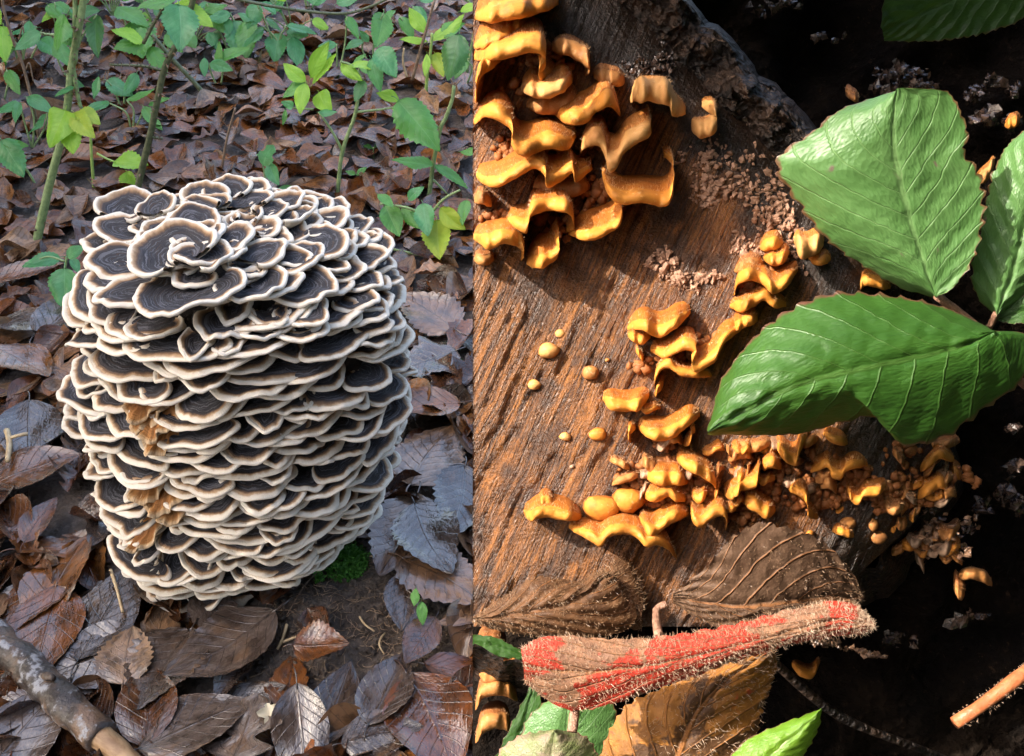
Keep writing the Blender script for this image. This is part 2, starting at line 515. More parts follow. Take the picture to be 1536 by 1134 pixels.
BR = []     # (world matrix, V, F, U, visible, proj px)
def put(P, out, tilt, roll, R, W, span, curl, ruf, seed, th=.0021, nl=3.0, dry=False):
    out = nrm([out[0], out[1], 0])
    tan = np.cross(out, [0, 0, 1])
    o = out * math.cos(tilt) + np.array([0, 0, 1]) * math.sin(tilt)
    nn = np.cross(tan, o)
    t2 = tan * math.cos(roll) + nn * math.sin(roll); n2 = np.cross(t2, o)
    BR.append([frame(t2, o, n2, P), bracket(R, W, span, curl, ruf, seed, th, nl), np.asarray(P) + o * R * .8, out, dry])

g = np.random.default_rng(21)
seed = 100
# hand-placed fans of the top, from the photograph: rim centre pixel, width px, direction of growth in the picture (deg, 0 = right, 90 = up), cup
TOPZ = .418
def topz(x, y):
    c = axis(.417)
    return TOPZ + .030 - .20 * max(0, x - c[0] + .03) - .20 * max(0, c[0] - .06 - x) + .08 * (y - c[1]) - .9 * ((x - c[0]) ** 2 + (y - c[1]) ** 2)
top_custom = [(245, 372, 130, 150, .30, .050), (322, 382, 85, 50, .34, .036), (255, 470, 160, 232, .22, .060), (165, 345, 80, 170, .18, .042),
              (205, 305, 75, 60, .25, .040), (245, 305, 60, 80, .2, .034), (310, 405, 110, 285, .30, .040), (385, 452, 110, 305, .25, .045),
              (310, 345, 75, 70, .15, .034), (300, 322, 80, 75, .12, .036), (360, 350, 60, 60, .15, .034), (410, 375, 75, 40, .15, .038),
              (430, 420, 85, 20, .15, .042), (460, 380, 90, 30, .10, .045), (495, 355, 100, 40, .05, .042), (480, 440, 95, -15, .10, .050),
              (170, 450, 90, 200, .05, .045), (150, 400, 90, 190, .05, .045), (140, 368, 80, 182, .08, .040), (150, 425, 85, 200, .03, .040)]
cust_px = []
for (px, py, wpx, ang, cup, R) in top_custom:
    p = gnd(px, py, TOPZ + .004)
    for it in range(5): p = gnd(px, py, topz(p[0], p[1]) + .008)
    t = (p - CAM) @ AX_D
    a = math.radians(ang)
    # picture direction -> horizontal direction on the top of the stump
    d = np.array([math.cos(a), math.sin(a) / .52, 0.0]); d = nrm(d)
    R = R * 1.0; W = wpx * t / K * .5
    put(p - d * R * .7, d, g.uniform(-.06, .10), g.normal(0, .08), R, W, math.radians(g.uniform(205, 250)), cup * .8, .04, seed, .0024); seed += 1
    cust_px.append((p[0], p[1]))
# rings of fans over the rest of the top
c = axis(.417)
for ring, (ra, drop) in enumerate(((.024, .0), (.045, .003), (.064, .006), (.082, .010), (.098, .015), (.113, .021), (.128, .030))):
    nn_ = max(4, int(2 * math.pi * (ra + .02) / .034))
    for i in range(nn_):
        th_ = 2 * math.pi * (i + g.uniform(-.3, .3)) / nn_ + ring * .4
        d = np.array([math.cos(th_), math.sin(th_), 0])
        R = g.uniform(.024, .038); W = g.uniform(.016, .029)
        rr = ra * (renv(th_, .417) / .152) + g.uniform(-.006, .006)
        p = c + d * (rr - .012); p[2] = topz(p[0], p[1]) - drop * .9 + .004 - .010 * (ring < 2)
        tip = p + d * R
        if any(math.hypot(tip[0] - q[0], tip[1] - q[1]) < .021 for q in cust_px): continue
        put(p, d + g.normal(0, .18, 3), g.uniform(-.12, .10), g.normal(0, .12), R, W, math.radians(g.uniform(170, 225)), g.uniform(.05, .28), .03, seed, .0022); seed += 1
# shingled rows down the sides
z = .415; row = 0
while z > .004:
    circ = 2 * math.pi * renv(0, z)
    step = .047
    nn_ = int(circ / step)
    ph0 = g.uniform(0, 6.28)
    for i in range(nn_):
        th_ = ph0 + 2 * math.pi * (i + g.uniform(-.35, .35)) / nn_
        zj = z + g.normal(0, .0045) + .010 * math.sin(2 * th_ + 1.3) + .007 * math.sin(5 * th_ + 20 * z)
        if zj < .010: zj = .010 + g.uniform(0, .006)
        d = np.array([math.cos(th_), math.sin(th_), 0])
        R = float(np.clip(g.normal(.042, .006), .026, .056)); W = float(np.clip(g.normal(.037, .009), .019, .060))
        if g.random() < .16: W *= .6; R *= .75
        rr = renv(th_, zj) + g.normal(0, .004)
        p = axis(zj) + d * (rr - R)
        if zj > topz(p[0], p[1]) - .006: continue
        # foot of the stump: the right-hand lobe ends above the soil
        a_ = (math.degrees(th_) + 360) % 360
        if 290 < a_ < 350 and zj < .045: continue
        tl = g.uniform(-.30, -.08) if z < .375 else g.uniform(-.10, .06)
        put(p, d + g.normal(0, .12, 3), tl, g.normal(0, .10), R, W, math.radians(g.uniform(165, 205)), g.uniform(-.08, .14), g.uniform(.015, .05), seed, .0020, g.uniform(2.0, 3.8)); seed += 1
    z -= .0183; row += 1
# clump bulging out at the left of the stump
for (px, py, wpx, R, ang, dz, cup) in ((120, 590, 95, .060, 165, 0, .12), (118, 622, 52, .040, 200, -.004, .1), (165, 628, 55, .045, 235, .002, .05), (130, 640, 100, .058, 215, -.012, .05)):
    p = atY(px - 8, py, SY - .045)
    a = math.radians(ang); d = nrm([math.cos(a), math.sin(a) * .9, 0]); t = (p - CAM) @ AX_D
    put(p - d * R * .75, d, -.05, g.normal(0, .05), R, wpx * t / K * .5, math.radians(215), cup, .05, seed, .0024); seed += 1
# dry ochre fans low on the left flank
def on_flank(px, py):
    Y = SY - .12
    for it in range(12):
        p = atY(px, py, Y); a_ = axis(p[2]); th_ = math.atan2(p[1] - a_[1], p[0] - a_[0])
        r_ = renv(th_, p[2]); dx = np.clip(p[0] - a_[0], -r_ * .97, r_ * .97)
        Y = a_[1] - math.sqrt(r_ * r_ - dx * dx)
    return atY(px, py, Y)
for (ox, oy, wpx, tl) in ((200, 612, 62, -.5), (222, 640, 70, -.45), (210, 628, 56, -.6), (232, 664, 60, -.5), (205, 735, 60, -.5), (228, 752, 76, -.45), (250, 768, 56, -.5), (206, 812, 40, -.4)):
    p = on_flank(ox, oy); a_ = axis(p[2]); d = nrm([p[0] - a_[0], p[1] - a_[1], 0]); t = (p - CAM) @ AX_D
    R = .040
    put(p - d * (R - .013) + [0, 0, .010], d + g.normal(0, .15, 3), tl, g.normal(0, .15), R, wpx * t / K * .5, math.radians(185), -.05, .09, seed, .0017, 5.0, True); seed += 1
pp = [proj(b[2]) for b in BR]
# visible ones become parts; the hidden rear ones one joined part
order = sorted(range(len(BR)), key=lambda i: (BR[i][3][1] > .45 and BR[i][2][2] < .37, pp[i][2]))
rear = Bag()
for kk, i in enumerate(order):
    Mx, (V, F, U), ctr, out, dry = BR[i]
    if kk < 300 and not (out[1] > .45 and ctr[2] < .37):
        o = obj('bracket', mesh('bracket', V, F, U), M['bracket_dry' if dry else 'bracket'], stump, SM @ Mx)
        if dry: o['label'] = 'dried ochre bracket without dark zones'
    else:
        rear.add(xf(V, SM @ Mx), F, U, 0)
if rear.n:
    tag(obj('rear_brackets', rear.mesh('rear_brackets'), M['bracket'], stump), kind='stuff')
print('brackets', len(BR))

# ------------------------------------------------------------------ leaves
def leaf_arr(L, W, shape='beech', seed=0, nu=22, nv=9, bend=0.0, fold=0.0, roll=0.0, wave=0.0, corr=.0, nveins=9, slope=2.2, petiole=.18, th=0.0):
    g = np.random.default_rng(abs(int(seed)))
    t = np.linspace(0, 1, nu)
    if shape == 'beech':
        wv = np.sin(np.pi * t ** .82) ** .85 * (1 - .18 * t)
        wv = wv + .020 * np.abs(np.sin(np.pi * nveins * t)) * (t < .96)
    elif shape == 'serrate':
        wv = np.sin(np.pi * t ** .72) ** .78 * (1 - .15 * t)
        wv = wv * (1 + .20 * ((np.arange(nu) / 3.0) % 1.0 - .4))
    elif shape == 'oak':
        wv = np.sin(np.pi * t ** 1.15) ** .7 * (.72 + .38 * np.sin(2 * np.pi * 3.6 * t - .6))
    elif shape == 'lance':
        wv = np.sin(np.pi * t ** .9) ** 1.0
    elif shape == 'torn':
        wv = np.sin(np.pi * t ** .8) ** .7 * (1 + .35 * fbm(t * 7, seed * 1.7 + 0 * t, 0, 3, 3))
    else:   # heart
        wv = np.sin(np.pi * (t * .96 + .04) ** .55) ** .7 * (1 + .06 * ((t * nu / 2.0) % 1.0 - .5))
    wv[0] = .0 + .02; wv[-1] = .01
    s = np.linspace(-1, 1, nv)
    T, S = np.meshgrid(t, s, indexing='ij')
    Wl = np.repeat(wv[:, None], nv, 1)
    asym = 1 + .07 * g.uniform(-1, 1) * np.sign(S)
    x = S * Wl * W * .5 * asym
    y = T * L + .10 * L * (T - .5) ** 2 * 0 + .0 * S
    x = x + .05 * L * g.uniform(-1, 1) * np.sin(np.pi * T)
    z = fold * np.abs(S) * Wl * W * .5 + bend * L * (T - .4) ** 2 + roll * W * (S * Wl) ** 2 * (.4 + T)
    z = z + corr * (np.abs(((T * nveins - np.abs(S) * slope) % 1.0) - .5) * 2 - .5) * np.minimum(1, np.abs(S) * 3)
    z = z + wave * W * (np.sin(5 * T + g.uniform(0, 6) + 2.5 * S) * .6 + np.sin(9 * T + 3 * np.sign(S) + g.uniform(0, 6)) * .4) * np.abs(S) ** 1.3 * Wl
    z = z + .02 * W * fbm(T * 4, S * 2, seed * .37, 5, 2)
    V = np.stack([x.ravel(), y.ravel(), z.ravel()], 1)
    U = np.stack([(S * .5 + .5).ravel(), T.ravel()], 1)
    F = gridF(nu, nv)
    if petiole:
        zc = z[0, nv // 2]
        P = catmull([[x[1, nv // 2], y[1, nv // 2], z[1, nv // 2]], [0, -petiole * .5 * L, zc + .01 * L], [.03 * L, -petiole * L, zc - .02 * L]], 5)
        tv, tf, tu = tube_arr(P, W * .012, 5)
        off = len(V); V = np.vstack([V, tv]); U = np.vstack([U, np.tile([[.5, .02]], (len(tv), 1))]); F = F + [tuple(i + off for i in f) for f in tf]
    return V, F, U

def flat_frame(p, ang, pitch=0.0, roll=0.0):
    """leaf lying on the ground: tip towards ang (radians in plan)"""
    y = np.array([math.cos(ang) * math.cos(pitch), math.sin(ang) * math.cos(pitch), math.sin(pitch)])
    x = nrm(np.cross(y, [0, 0, 1])); zc = np.cross(x, y)
    x2 = x * math.cos(roll) + zc * math.sin(roll); z2 = np.cross(x2, y)
    return frame(x2, y, z2, p)
protos = []
g = np.random.default_rng(5)
for i in range(26):
    sh = ['beech', 'beech', 'serrate', 'beech', 'torn', 'beech', 'lance', 'serrate', 'oak', 'beech'][i % 10]
    V, F, U = leaf_arr(1.0, g.uniform(.52, .68) if sh != 'lance' else .40, sh, 300 + i, 18 if sh != 'oak' else 26, 9, g.uniform(-.25, .35), g.uniform(-.15, .35), g.uniform(-.2, .45) if i % 3 else g.uniform(.3, .9), g.uniform(.04, .16), .012)
    protos.append((V, F, U, sh))
lite = []
for i in range(26):
    sh = protos[i][3]
    V, F, U = leaf_arr(1.0, g.uniform(.50, .68), sh, 700 + i, 12 if sh != 'oak' else 20, 7, g.uniform(-.2, .3), g.uniform(-.1, .3), g.uniform(-.15, .4) if i % 3 else g.uniform(.3, .8), g.uniform(.04, .15), .014, petiole=0)
    lite.append((V, F, U, sh))
proto_me = {}
def proto_mesh(i, key):
    if (i, key) not in proto_me:
        V, F, U, sh = protos[i]
        me = mesh('leaf', V, F, U); me.materials.append(M[key]); proto_me[(i, key)] = me
    return proto_me[(i, key)]
SHN = {'beech': 'oval', 'serrate': 'toothed', 'torn': 'ragged', 'lance': 'narrow', 'oak': 'lobed'}
LOOK = {'dead_grey': 'grey-brown sky-glossed', 'dead_rust': 'rust-brown', 'dead_dark': 'dark brown wet', 'dead_tan': 'pale tan'}

def bare_soil(x, y):
    px, py, t = proj((x, y, 0))
    # patch of bare soil in front of and right of the stump, in plan
    poly = [(400, 905), (470, 850), (520, 800), (590, 780), (610, 850), (640, 900), (690, 930), (705, 1010), (700, 1080), (560, 1065), (450, 1035), (375, 1000), (345, 915)]
    ins = False
    for i in range(len(poly)):
        (x1, y1), (x2, y2) = poly[i], poly[i - 1]
        if (y1 > py) != (y2 > py) and px < (x2 - x1) * (py - y1) / (y2 - y1) + x1: ins = not ins
    return ins
base = axis(0)
def in_stump(x, y, r=.075): return math.hypot(x - base[0], y - base[1]) < r

# named leaves of the foreground, from the photograph: centre px, length px, tip direction (deg in picture), proto shape, width ratio, colour, curl, label
heroes = [
 (335, 975, 165, 215, 'beech', .62, 'dead_grey', .10, 'large grey beech leaf with ribbed veins below the stump'),
 (165, 925, 150, 75, 'beech', .62, 'dead_grey', .05, 'grey-blue beech leaf with dark veins beside the straw'),
 (140, 990, 135, 200, 'beech', .75, 'dead_grey', .10, 'speckled grey oval leaf above the mossy stick'),
 (195, 990, 70, 100, 'serrate', .85, 'dead_tan', .2, 'round tan leaf scrap lying on the speckled grey leaf'),
 (300, 1095, 150, 25, 'beech', .70, 'dead_grey', .05, 'broad smooth grey leaf beside the pale leaf fragment'),
 (365, 1115, 110, 80, 'oak', .80, 'dead_grey', .05, 'pale grey oak leaf with rounded lobes'),
 (485, 985, 75, 0, 'serrate', .85, 'dead_rust', .25, 'single rust-coloured round leaf lying on bare soil'),
 (500, 1060, 120, 75, 'lance', .48, 'dead_grey', .15, 'narrow grey-brown leaf with brown edge below the rust leaf'),
 (580, 1040, 100, 70, 'beech', .66, 'dead_grey', .3, 'curled glossy leaf standing at the edge of the soil'),
 (645, 1095, 150, 300, 'beech', .72, 'dead_rust', .2, 'big red-brown leaf folded along its midrib'),
 (575, 1110, 110, 10, 'beech', .70, 'dead_grey', .02, 'pale grey leaf lying flat below the curled glossy leaf'),
 (632, 975, 70, 240, 'beech', .62, 'dead_dark', .15, 'small dark brown leaf on the soil near the seedling'),
 (605, 918, 75, 275, 'beech', .62, 'dead_grey', .1, 'small spotted grey leaf standing on end beside the seedling'),
 (650, 830, 150, 300, 'serrate', .62, 'dead_grey', .15, 'toothed brown-grey bramble leaf right of the moss'),
 (600, 815, 110, 250, 'serrate', .75, 'dead_tan', .15, 'crumpled tan leaf right of the moss'),
 (685, 770, 130, 260, 'serrate', .62, 'dead_grey', .1, 'long grey toothed leaf beside the stump'),
 (665, 890, 130, 330, 'serrate', .70, 'dead_tan', .1, 'broad tan leaf with torn edge above the seedling'),
 (650, 690, 150, 60, 'serrate', .80, 'dead_tan', .05, 'broad flat tan leaf with dark spots beside the stump'),
 (640, 555, 85, 200, 'torn', .95, 'dead_grey', .08, 'silvery lobed leaf lying beside the stump'),
 (640, 480, 90, 150, 'serrate', .75, 'dead_tan', .15, 'tan toothed leaf behind the silvery lobed leaf'),
 (630, 630, 110, 190, 'beech', .60, 'dead_rust', .5, 'rust leaf curled up beside the stump'),
 (40, 420, 95, 15, 'beech', .45, 'dead_rust', .5, 'orange-brown curled leaf left of the toothed green leaf'),
 (50, 500, 130, 350, 'beech', .62, 'dead_grey', .2, 'shiny grey leaf at the left of the stump'),
 (100, 480, 95, 60, 'beech', .62, 'dead_grey', .15, 'grey leaf with bent tip close to the stump'),
 (35, 560, 110, 340, 'beech', .62, 'dead_rust', .15, 'red-brown leaf with raised edge left of the bulging brackets'),
 (50, 665, 120, 300, 'beech', .66, 'dead_grey', .1, 'broad grey-brown leaf under the forked twig'),
 (60, 720, 110, 20, 'beech', .70, 'dead_dark', .15, 'dark leaf below the forked twig'),
 (100, 870, 110, 80, 'beech', .60, 'dead_rust', .2, 'upright rust and grey leaf left of the straw'),
 (55, 905, 120, 250, 'beech', .60, 'dead_dark', .2, 'dark red-brown leaf left of the rust and grey leaf'),
 (70, 960, 120, 280, 'beech', .62, 'dead_rust', .15, 'rust leaf tucked above the mossy stick'),
 (40, 1100, 140, 60, 'beech', .62, 'dead_grey', .1, 'speckled grey leaf under the lower end of the stick'),
 (250, 1010, 110, 250, 'serrate', .80, 'dead_grey', .2, 'wavy grey leaf between the ribbed leaf and the speckled one'),
 (220, 1060, 110, 110, 'beech', .62, 'dead_dark', .25, 'dark folded leaf beside the stick'),
 (260, 850, 60, 300, 'lance', .50, 'dead_grey', .2, 'small grey leaf close under the stump foot'),
 (66, 790, 60, 80, 'beech', .45, 'dead_rust', .2, 'small bright orange leaf sliver left of the stump'),
]
g = np.random.default_rng(9)
hpos = []
for (px, py, Lp, ang, sh, wr, mk, cl, lab) in heroes:
    p = gnd(px, py, .02); t = (p - CAM) @ AX_D
    a = math.radians(ang)
    el = math.asin(-nrm(p - CAM)[2])
    d = np.array([math.cos(a), math.sin(a) / math.sin(el), 0]); f = np.linalg.norm(d)
    L = Lp * t / K * f
    L = min(L * 1.12, .135)
    ga = math.atan2(d[1], d[0])
    V, F, U = leaf_arr(L, L * wr, sh, int(px * 7 + py), 34, 15, g.uniform(-.1, .12), cl * .3, cl * .5, .04 + cl * .15, L * .012)
    V[:, 1] -= L * .5
    p[2] = gz(p[0], p[1]) + .030 + g.uniform(0, .006)
    o = obj('dead_leaf', mesh('dead_leaf', V, F, U), M[mk], None, flat_frame(p, ga, g.uniform(-.06, .08), g.normal(0, .10)))
    tag(o, lab, 'dead leaf'); hpos.append(p)
# the rest of the litter
cand = []
g = np.random.default_rng(33)
tries = 0
while len(cand) < 7400 and tries < 60000:
    tries += 1
    y = .50 + 4.4 * g.random() ** 1.25
    hw = .50 * y + .35
    x = -.02 + g.uniform(-hw - .25, .12 if y < .68 else 1.0)
    if y < .62 and x > -.03: continue
    if in_stump(x, y): continue
    if bare_soil(x, y) and g.random() < .985: continue
    if y < 1.7 and any(abs(x - h[0]) < .034 and abs(y - h[1]) < .034 for h in hpos): continue
    cand.append((x, y))
cand.sort(key=lambda q: (0 if (-20 < proj((q[0], q[1], 0))[0] < 715 and proj((q[0], q[1], 0))[1] < 1160) else 1, math.hypot(q[0], q[1])))
litter = Bag()
LAND = [(90, 1040, 'around the lichened stick'), (20, 670, 'around the forked twig'), (330, 1010, 'below the stump foot'), (560, 980, 'around the bare soil'), (520, 1110, 'around the curled glossy leaf'), (650, 850, 'around the toothed bramble leaf'), (640, 560, 'around the silvery lobed leaf'), (640, 390, 'under the yellow-leaved bramble'), (330, 240, 'behind the stump'), (60, 400, 'around the bluish seedling'), (60, 540, 'beside the bulging brackets')]
for i, (x, y) in enumerate(cand):
    pi = int(g.integers(0, len(protos)))
    L = float(np.clip(g.normal(.078, .016), .04, .115))
    ga = g.uniform(0, 6.283)
    tilt = g.normal(0, .15); rl = g.normal(0, .17)
    zz_ = gz(x, y) + g.uniform(.003, .022) + abs(math.sin(tilt)) * L * .3
    Mx = flat_frame((x, y, zz_), ga, tilt, rl) @ Matrix.Scale(L, 4) @ Matrix.Translation((0, -.5, 0))
    if i < 265:
        mk = ['dead_grey', 'dead_rust', 'dead_dark', 'dead_tan', 'dead_dark', 'dead_rust', 'dead_dark'][int(g.integers(0, 7))]
        sh = protos[pi][3]
        o = obj('dead_leaf', proto_mesh(pi, mk), None, None, Mx)
        qx, qy, _ = proj((x, y, 0))
        near = min(LAND, key=lambda q: (q[0] - qx) ** 2 + (q[1] - qy) ** 2)[2]
        sz = 'small ' if L < .068 else 'large ' if L > .090 else ''
        tag(o, '%s%s %s dead leaf in the litter %s' % (sz, LOOK[mk], SHN[sh], near), 'dead leaf', '%s%s %s leaves %s' % (sz, LOOK[mk], SHN[sh], near))
    else:
        V, F, U, sh = lite[pi]
        litter.add(xf(V, Mx), F, U, g.random())
tag(obj('leaf_litter', litter.mesh('leaf_litter'), M['dead_stuff']), 'mass of wet brown dead leaves covering the woodland floor', 'leaf litter', kind='stuff')

# ------------------------------------------------------------------ sticks, straws, moss, roots on the woodland floor
def on_g(px, py, h=.012):
    p = gnd(px, py, h); p[2] = gz(p[0], p[1]) + h; return p
M['stick'] = None
k = Mt('lichened_stick')
co = k.obj_co()
n1 = k.noise(co, 55, 5, .65); n2 = k.noise(co, 25, 3); n3 = k.noise(co, 240, 3)
col = k.mix(k.mapr(n2, .42, .60), (.030, .022, .018), (.12, .070, .040))
col = k.mix(k.mapr(n1, .52, .62), col, (.24, .24, .25))
col = k.mix(k.mapr(n3, .60, .72, 0, .8), col, (.015, .011, .010))
M['stick'] = k.done(k.pbr(col, k.mapr(n1, .4, .7, .35, .7), k.bump(k.math('ADD', n1, k.math('MULTIPLY', n3, .4)), .9, .003), **{'Specular IOR Level': .5}))
M['barewood'] = m_simple('bare_wood', (.20, .11, .05), (.36, .23, .12), 40, .5, .5, .001, (1, 1, 6))

def world_part(name, V, F, U, m, root, kind=None):
    V = np.asarray(V) - np.array(root.location)
    o = obj(name, mesh(name, V, F, U), m, root)
    if kind: o['kind'] = kind
    return o
P = catmull([on_g(-40, 930, .046), on_g(30, 985, .048), on_g(95, 1050, .048), on_g(150, 1100, .046)], 40)
st = empty('fallen_stick', P[20] - [0, 0, .045], 'thick fallen stick with flaking lichened bark and a bare wood end', 'stick')
world_part('bark', *tube_arr(P, np.linspace(.019, .0165, 40), 22, .16, 3), M['stick'], st)
Q = catmull([P[-3], on_g(180, 1125, .044), on_g(230, 1180, .040)], 14)
world_part('bare_end', *tube_arr(Q, np.linspace(.0125, .010, 14), 14, .08, 4), M['barewood'], st)
V, F, U = tube_arr(catmull([P[22] + [.001, 0, .016], P[24] + [.003, .002, .0195], P[25] + [.004, .003, .020]], 5), [.004, .0045, .003], 8, .2)
world_part('knot', V, F, U, M['stick'], st)

def straw(name, pts, r, m, label, cat='straw', bump=.05, group=None):
    P = catmull([on_g(*q) for q in pts], 14)
    o = empty(name, P[7], label, cat, group)
    V, F, U = tube_arr(P, np.linspace(r, r * .75, 14), 6, bump, 5)
    world_part('stalk', V, F, U, m, o)
    return o
tw = straw('forked_twig', [(12, 650, .048), (17, 672, .048), (13, 697, .046)], .0042, M['straw'], 'short pale forked twig with dark cut end on leaves', 'twig')
V, F, U = tube_arr(catmull([on_g(15, 665, .048), on_g(30, 662, .052), on_g(45, 660, .050)], 8), .0024, 6, .1)
world_part('side_branch', V, F, U, M['straw'], tw)
straw('dry_straw', [(165, 852, .048), (174, 880, .046), (182, 912, .044)], .0021, M['straw'], 'pale dry straw lying across the grey-blue beech leaf')
straw('bent_straw', [(505, 845, .006), (463, 880, .008), (432, 930, .010)], .0007, M['stem_brown'], 'thin bent root crossing the soil below the stump', 'root')
straw('dry_straw', [(432, 945, .008), (425, 962, .009), (417, 977, .008)], .0020, M['straw'], 'short pale straw at the end of the thin bent root')
straw('dry_straw', [(425, 968, .009), (440, 964, .009), (450, 962, .008)], .0018, M['straw'], 'short pale straw lying level beside the upright straw')
straw('dry_rootlet', [(673, 988, .008), (681, 1020, .010), (679, 1050, .009), (672, 1062, .007)], .0016, M['straw'], 'pale kinked rootlet on the soil near the seam of leaves', 'root')
straw('dry_rootlet', [(540, 930, .008), (548, 940, .010), (562, 951, .007)], .0013, M['straw'], 'pale curved rootlet in the middle of the bare soil', 'root')
straw('dry_rootlet', [(578, 955, .007), (571, 966, .010), (570, 975, .010), (577, 986, .007)], .0012, M['straw'], 'pale hooked rootlet on the bare soil beside the small dark leaf', 'root')
straw('dry_rootlet', [(555, 838, .008), (572, 842, .010), (585, 846, .008)], .0011, M['straw'], 'pale rootlet beside the moss tuft', 'root')
# fine rootlets and crumbs of the bare soil
g = np.random.default_rng(77)
bag = Bag()
nroot = 0
while nroot < 520:
    px, py = g.uniform(370, 706), g.uniform(780, 1075)
    p = gnd(px, py)
    if not bare_soil(p[0], p[1]) and g.random() < .9: continue
    a = g.uniform(0, 6.28); L = g.uniform(.006, .026)
    pts = []
    q = p[:2].copy()
    for s_ in range(5):
        pts.append([q[0], q[1], gz(q[0], q[1]) + .0008 + .002 * math.sin(s_ * .8) * g.random()]); a += g.normal(0, .6); q = q + L / 4 * np.array([math.cos(a), math.sin(a)])
    V, F, U = tube_arr(catmull(pts, 6), g.uniform(.00025, .0006), 4)
    bag.add(V, F, U, 0); nroot += 1
tag(obj('fine_rootlets', bag.mesh('fine_rootlets'), m_simple('rootlets', (.16, .10, .06), (.34, .24, .15), 200, .6)), 'tangle of fine pale rootlets strewn over the bare soil', 'rootlets', kind='stuff')
bag = Bag()
ico_v = np.array([[0, 0, 1], [.894, 0, .447], [.276, .851, .447], [-.724, .526, .447], [-.724, -.526, .447], [.276, -.851, .447], [.724, .526, -.447], [-.276, .851, -.447], [-.894, 0, -.447], [-.276, -.851, -.447], [.724, -.526, -.447], [0, 0, -1]])
ico_f = [(0, 1, 2), (0, 2, 3), (0, 3, 4), (0, 4, 5), (0, 5, 1), (1, 6, 2), (2, 7, 3), (3, 8, 4), (4, 9, 5), (5, 10, 1), (6, 7, 2), (7, 8, 3), (8, 9, 4), (9, 10, 5), (10, 6, 1), (11, 7, 6), (11, 8, 7), (11, 9, 8), (11, 10, 9), (11, 6, 10)]
nc = 0
while nc < 1500:
    px, py = g.uniform(370, 712), g.uniform(770, 1085)
    p = gnd(px, py)
    if not bare_soil(p[0], p[1]) and g.random() < .8: continue
    r = .0008 + .0035 * g.random() ** 3
    Vv = ico_v * r * g.uniform(.6, 1.3, (12, 1)) * g.uniform(.7, 1.2, 3)
    bag.add(Vv + [p[0], p[1], gz(p[0], p[1]) + r * .3], ico_f, None, g.random()); nc += 1
tag(obj('soil_crumbs', bag.mesh('soil_crumbs', False), M['soil']), 'loose crumbs of dark soil', 'soil', kind='stuff')
# moss tufts
def moss(px, py, wpx, hpx, nn_, label, name='moss_tuft'):
    c_ = on_g(px, py, 0); t = (c_ - CAM) @ AX_D
    bag = Bag()
    for i in range(nn_):
        a = g.uniform(0, 6.28); r = math.sqrt(g.random())
        p = c_ + np.array([math.cos(a) * r * wpx, math.sin(a) * r * hpx * 1.4, 0]) * t / K * .5
        h = .020 * (1 - r * .6) * g.uniform(.6, 1.1)
        ln = np.array([g.normal(0, .5), g.normal(0, .5), 1]) * h
        for q in range(7):
            b = p + ln * (q / 7) + [0, 0, .001]
            dv = nrm(g.normal(0, 1, 3) + [0, 0, .6]); sd = nrm(np.cross(dv, g.normal(0, 1, 3)))
            s_ = .0034
            bag.add([b, b + dv * s_ * .5 + sd * s_ * .3, b + dv * s_, b + dv * s_ * .5 - sd * s_ * .3], [(0, 1, 2, 3)], None, 0)
    tag(obj(name, bag.mesh(name, False), M['moss']), label, 'moss', kind='stuff')
moss(520, 852, 62, 50, 620, 'small bright green moss tuft at the foot of the stump')
moss(592, 765, 18, 14, 60, 'tiny moss speck between the stump and the tan leaves')
moss(480, 878, 12, 8, 30, 'tiny moss speck on the soil below the stump')
moss(700, 560, 26, 22, 80, 'tiny moss patch beside the silvery lobed leaf')
# pale leaf fragment
p = on_g(405, 1065, .046)
V, F, U = leaf_arr(.026, .020, 'torn', 4, 14, 9, .3, .3, .3, .25, 0, petiole=0)
V[:, 0] *= 1 + .4 * np.sin(V[:, 1] * 500)
V[:, 1] -= .012
tag(obj('leaf_fragment', mesh('leaf_fragment', V, F, U), M['pale_bit'], None, flat_frame(p, 2.0, .2, .2)), 'tiny cream-coloured torn leaf fragment on wet grey leaves', 'leaf fragment')

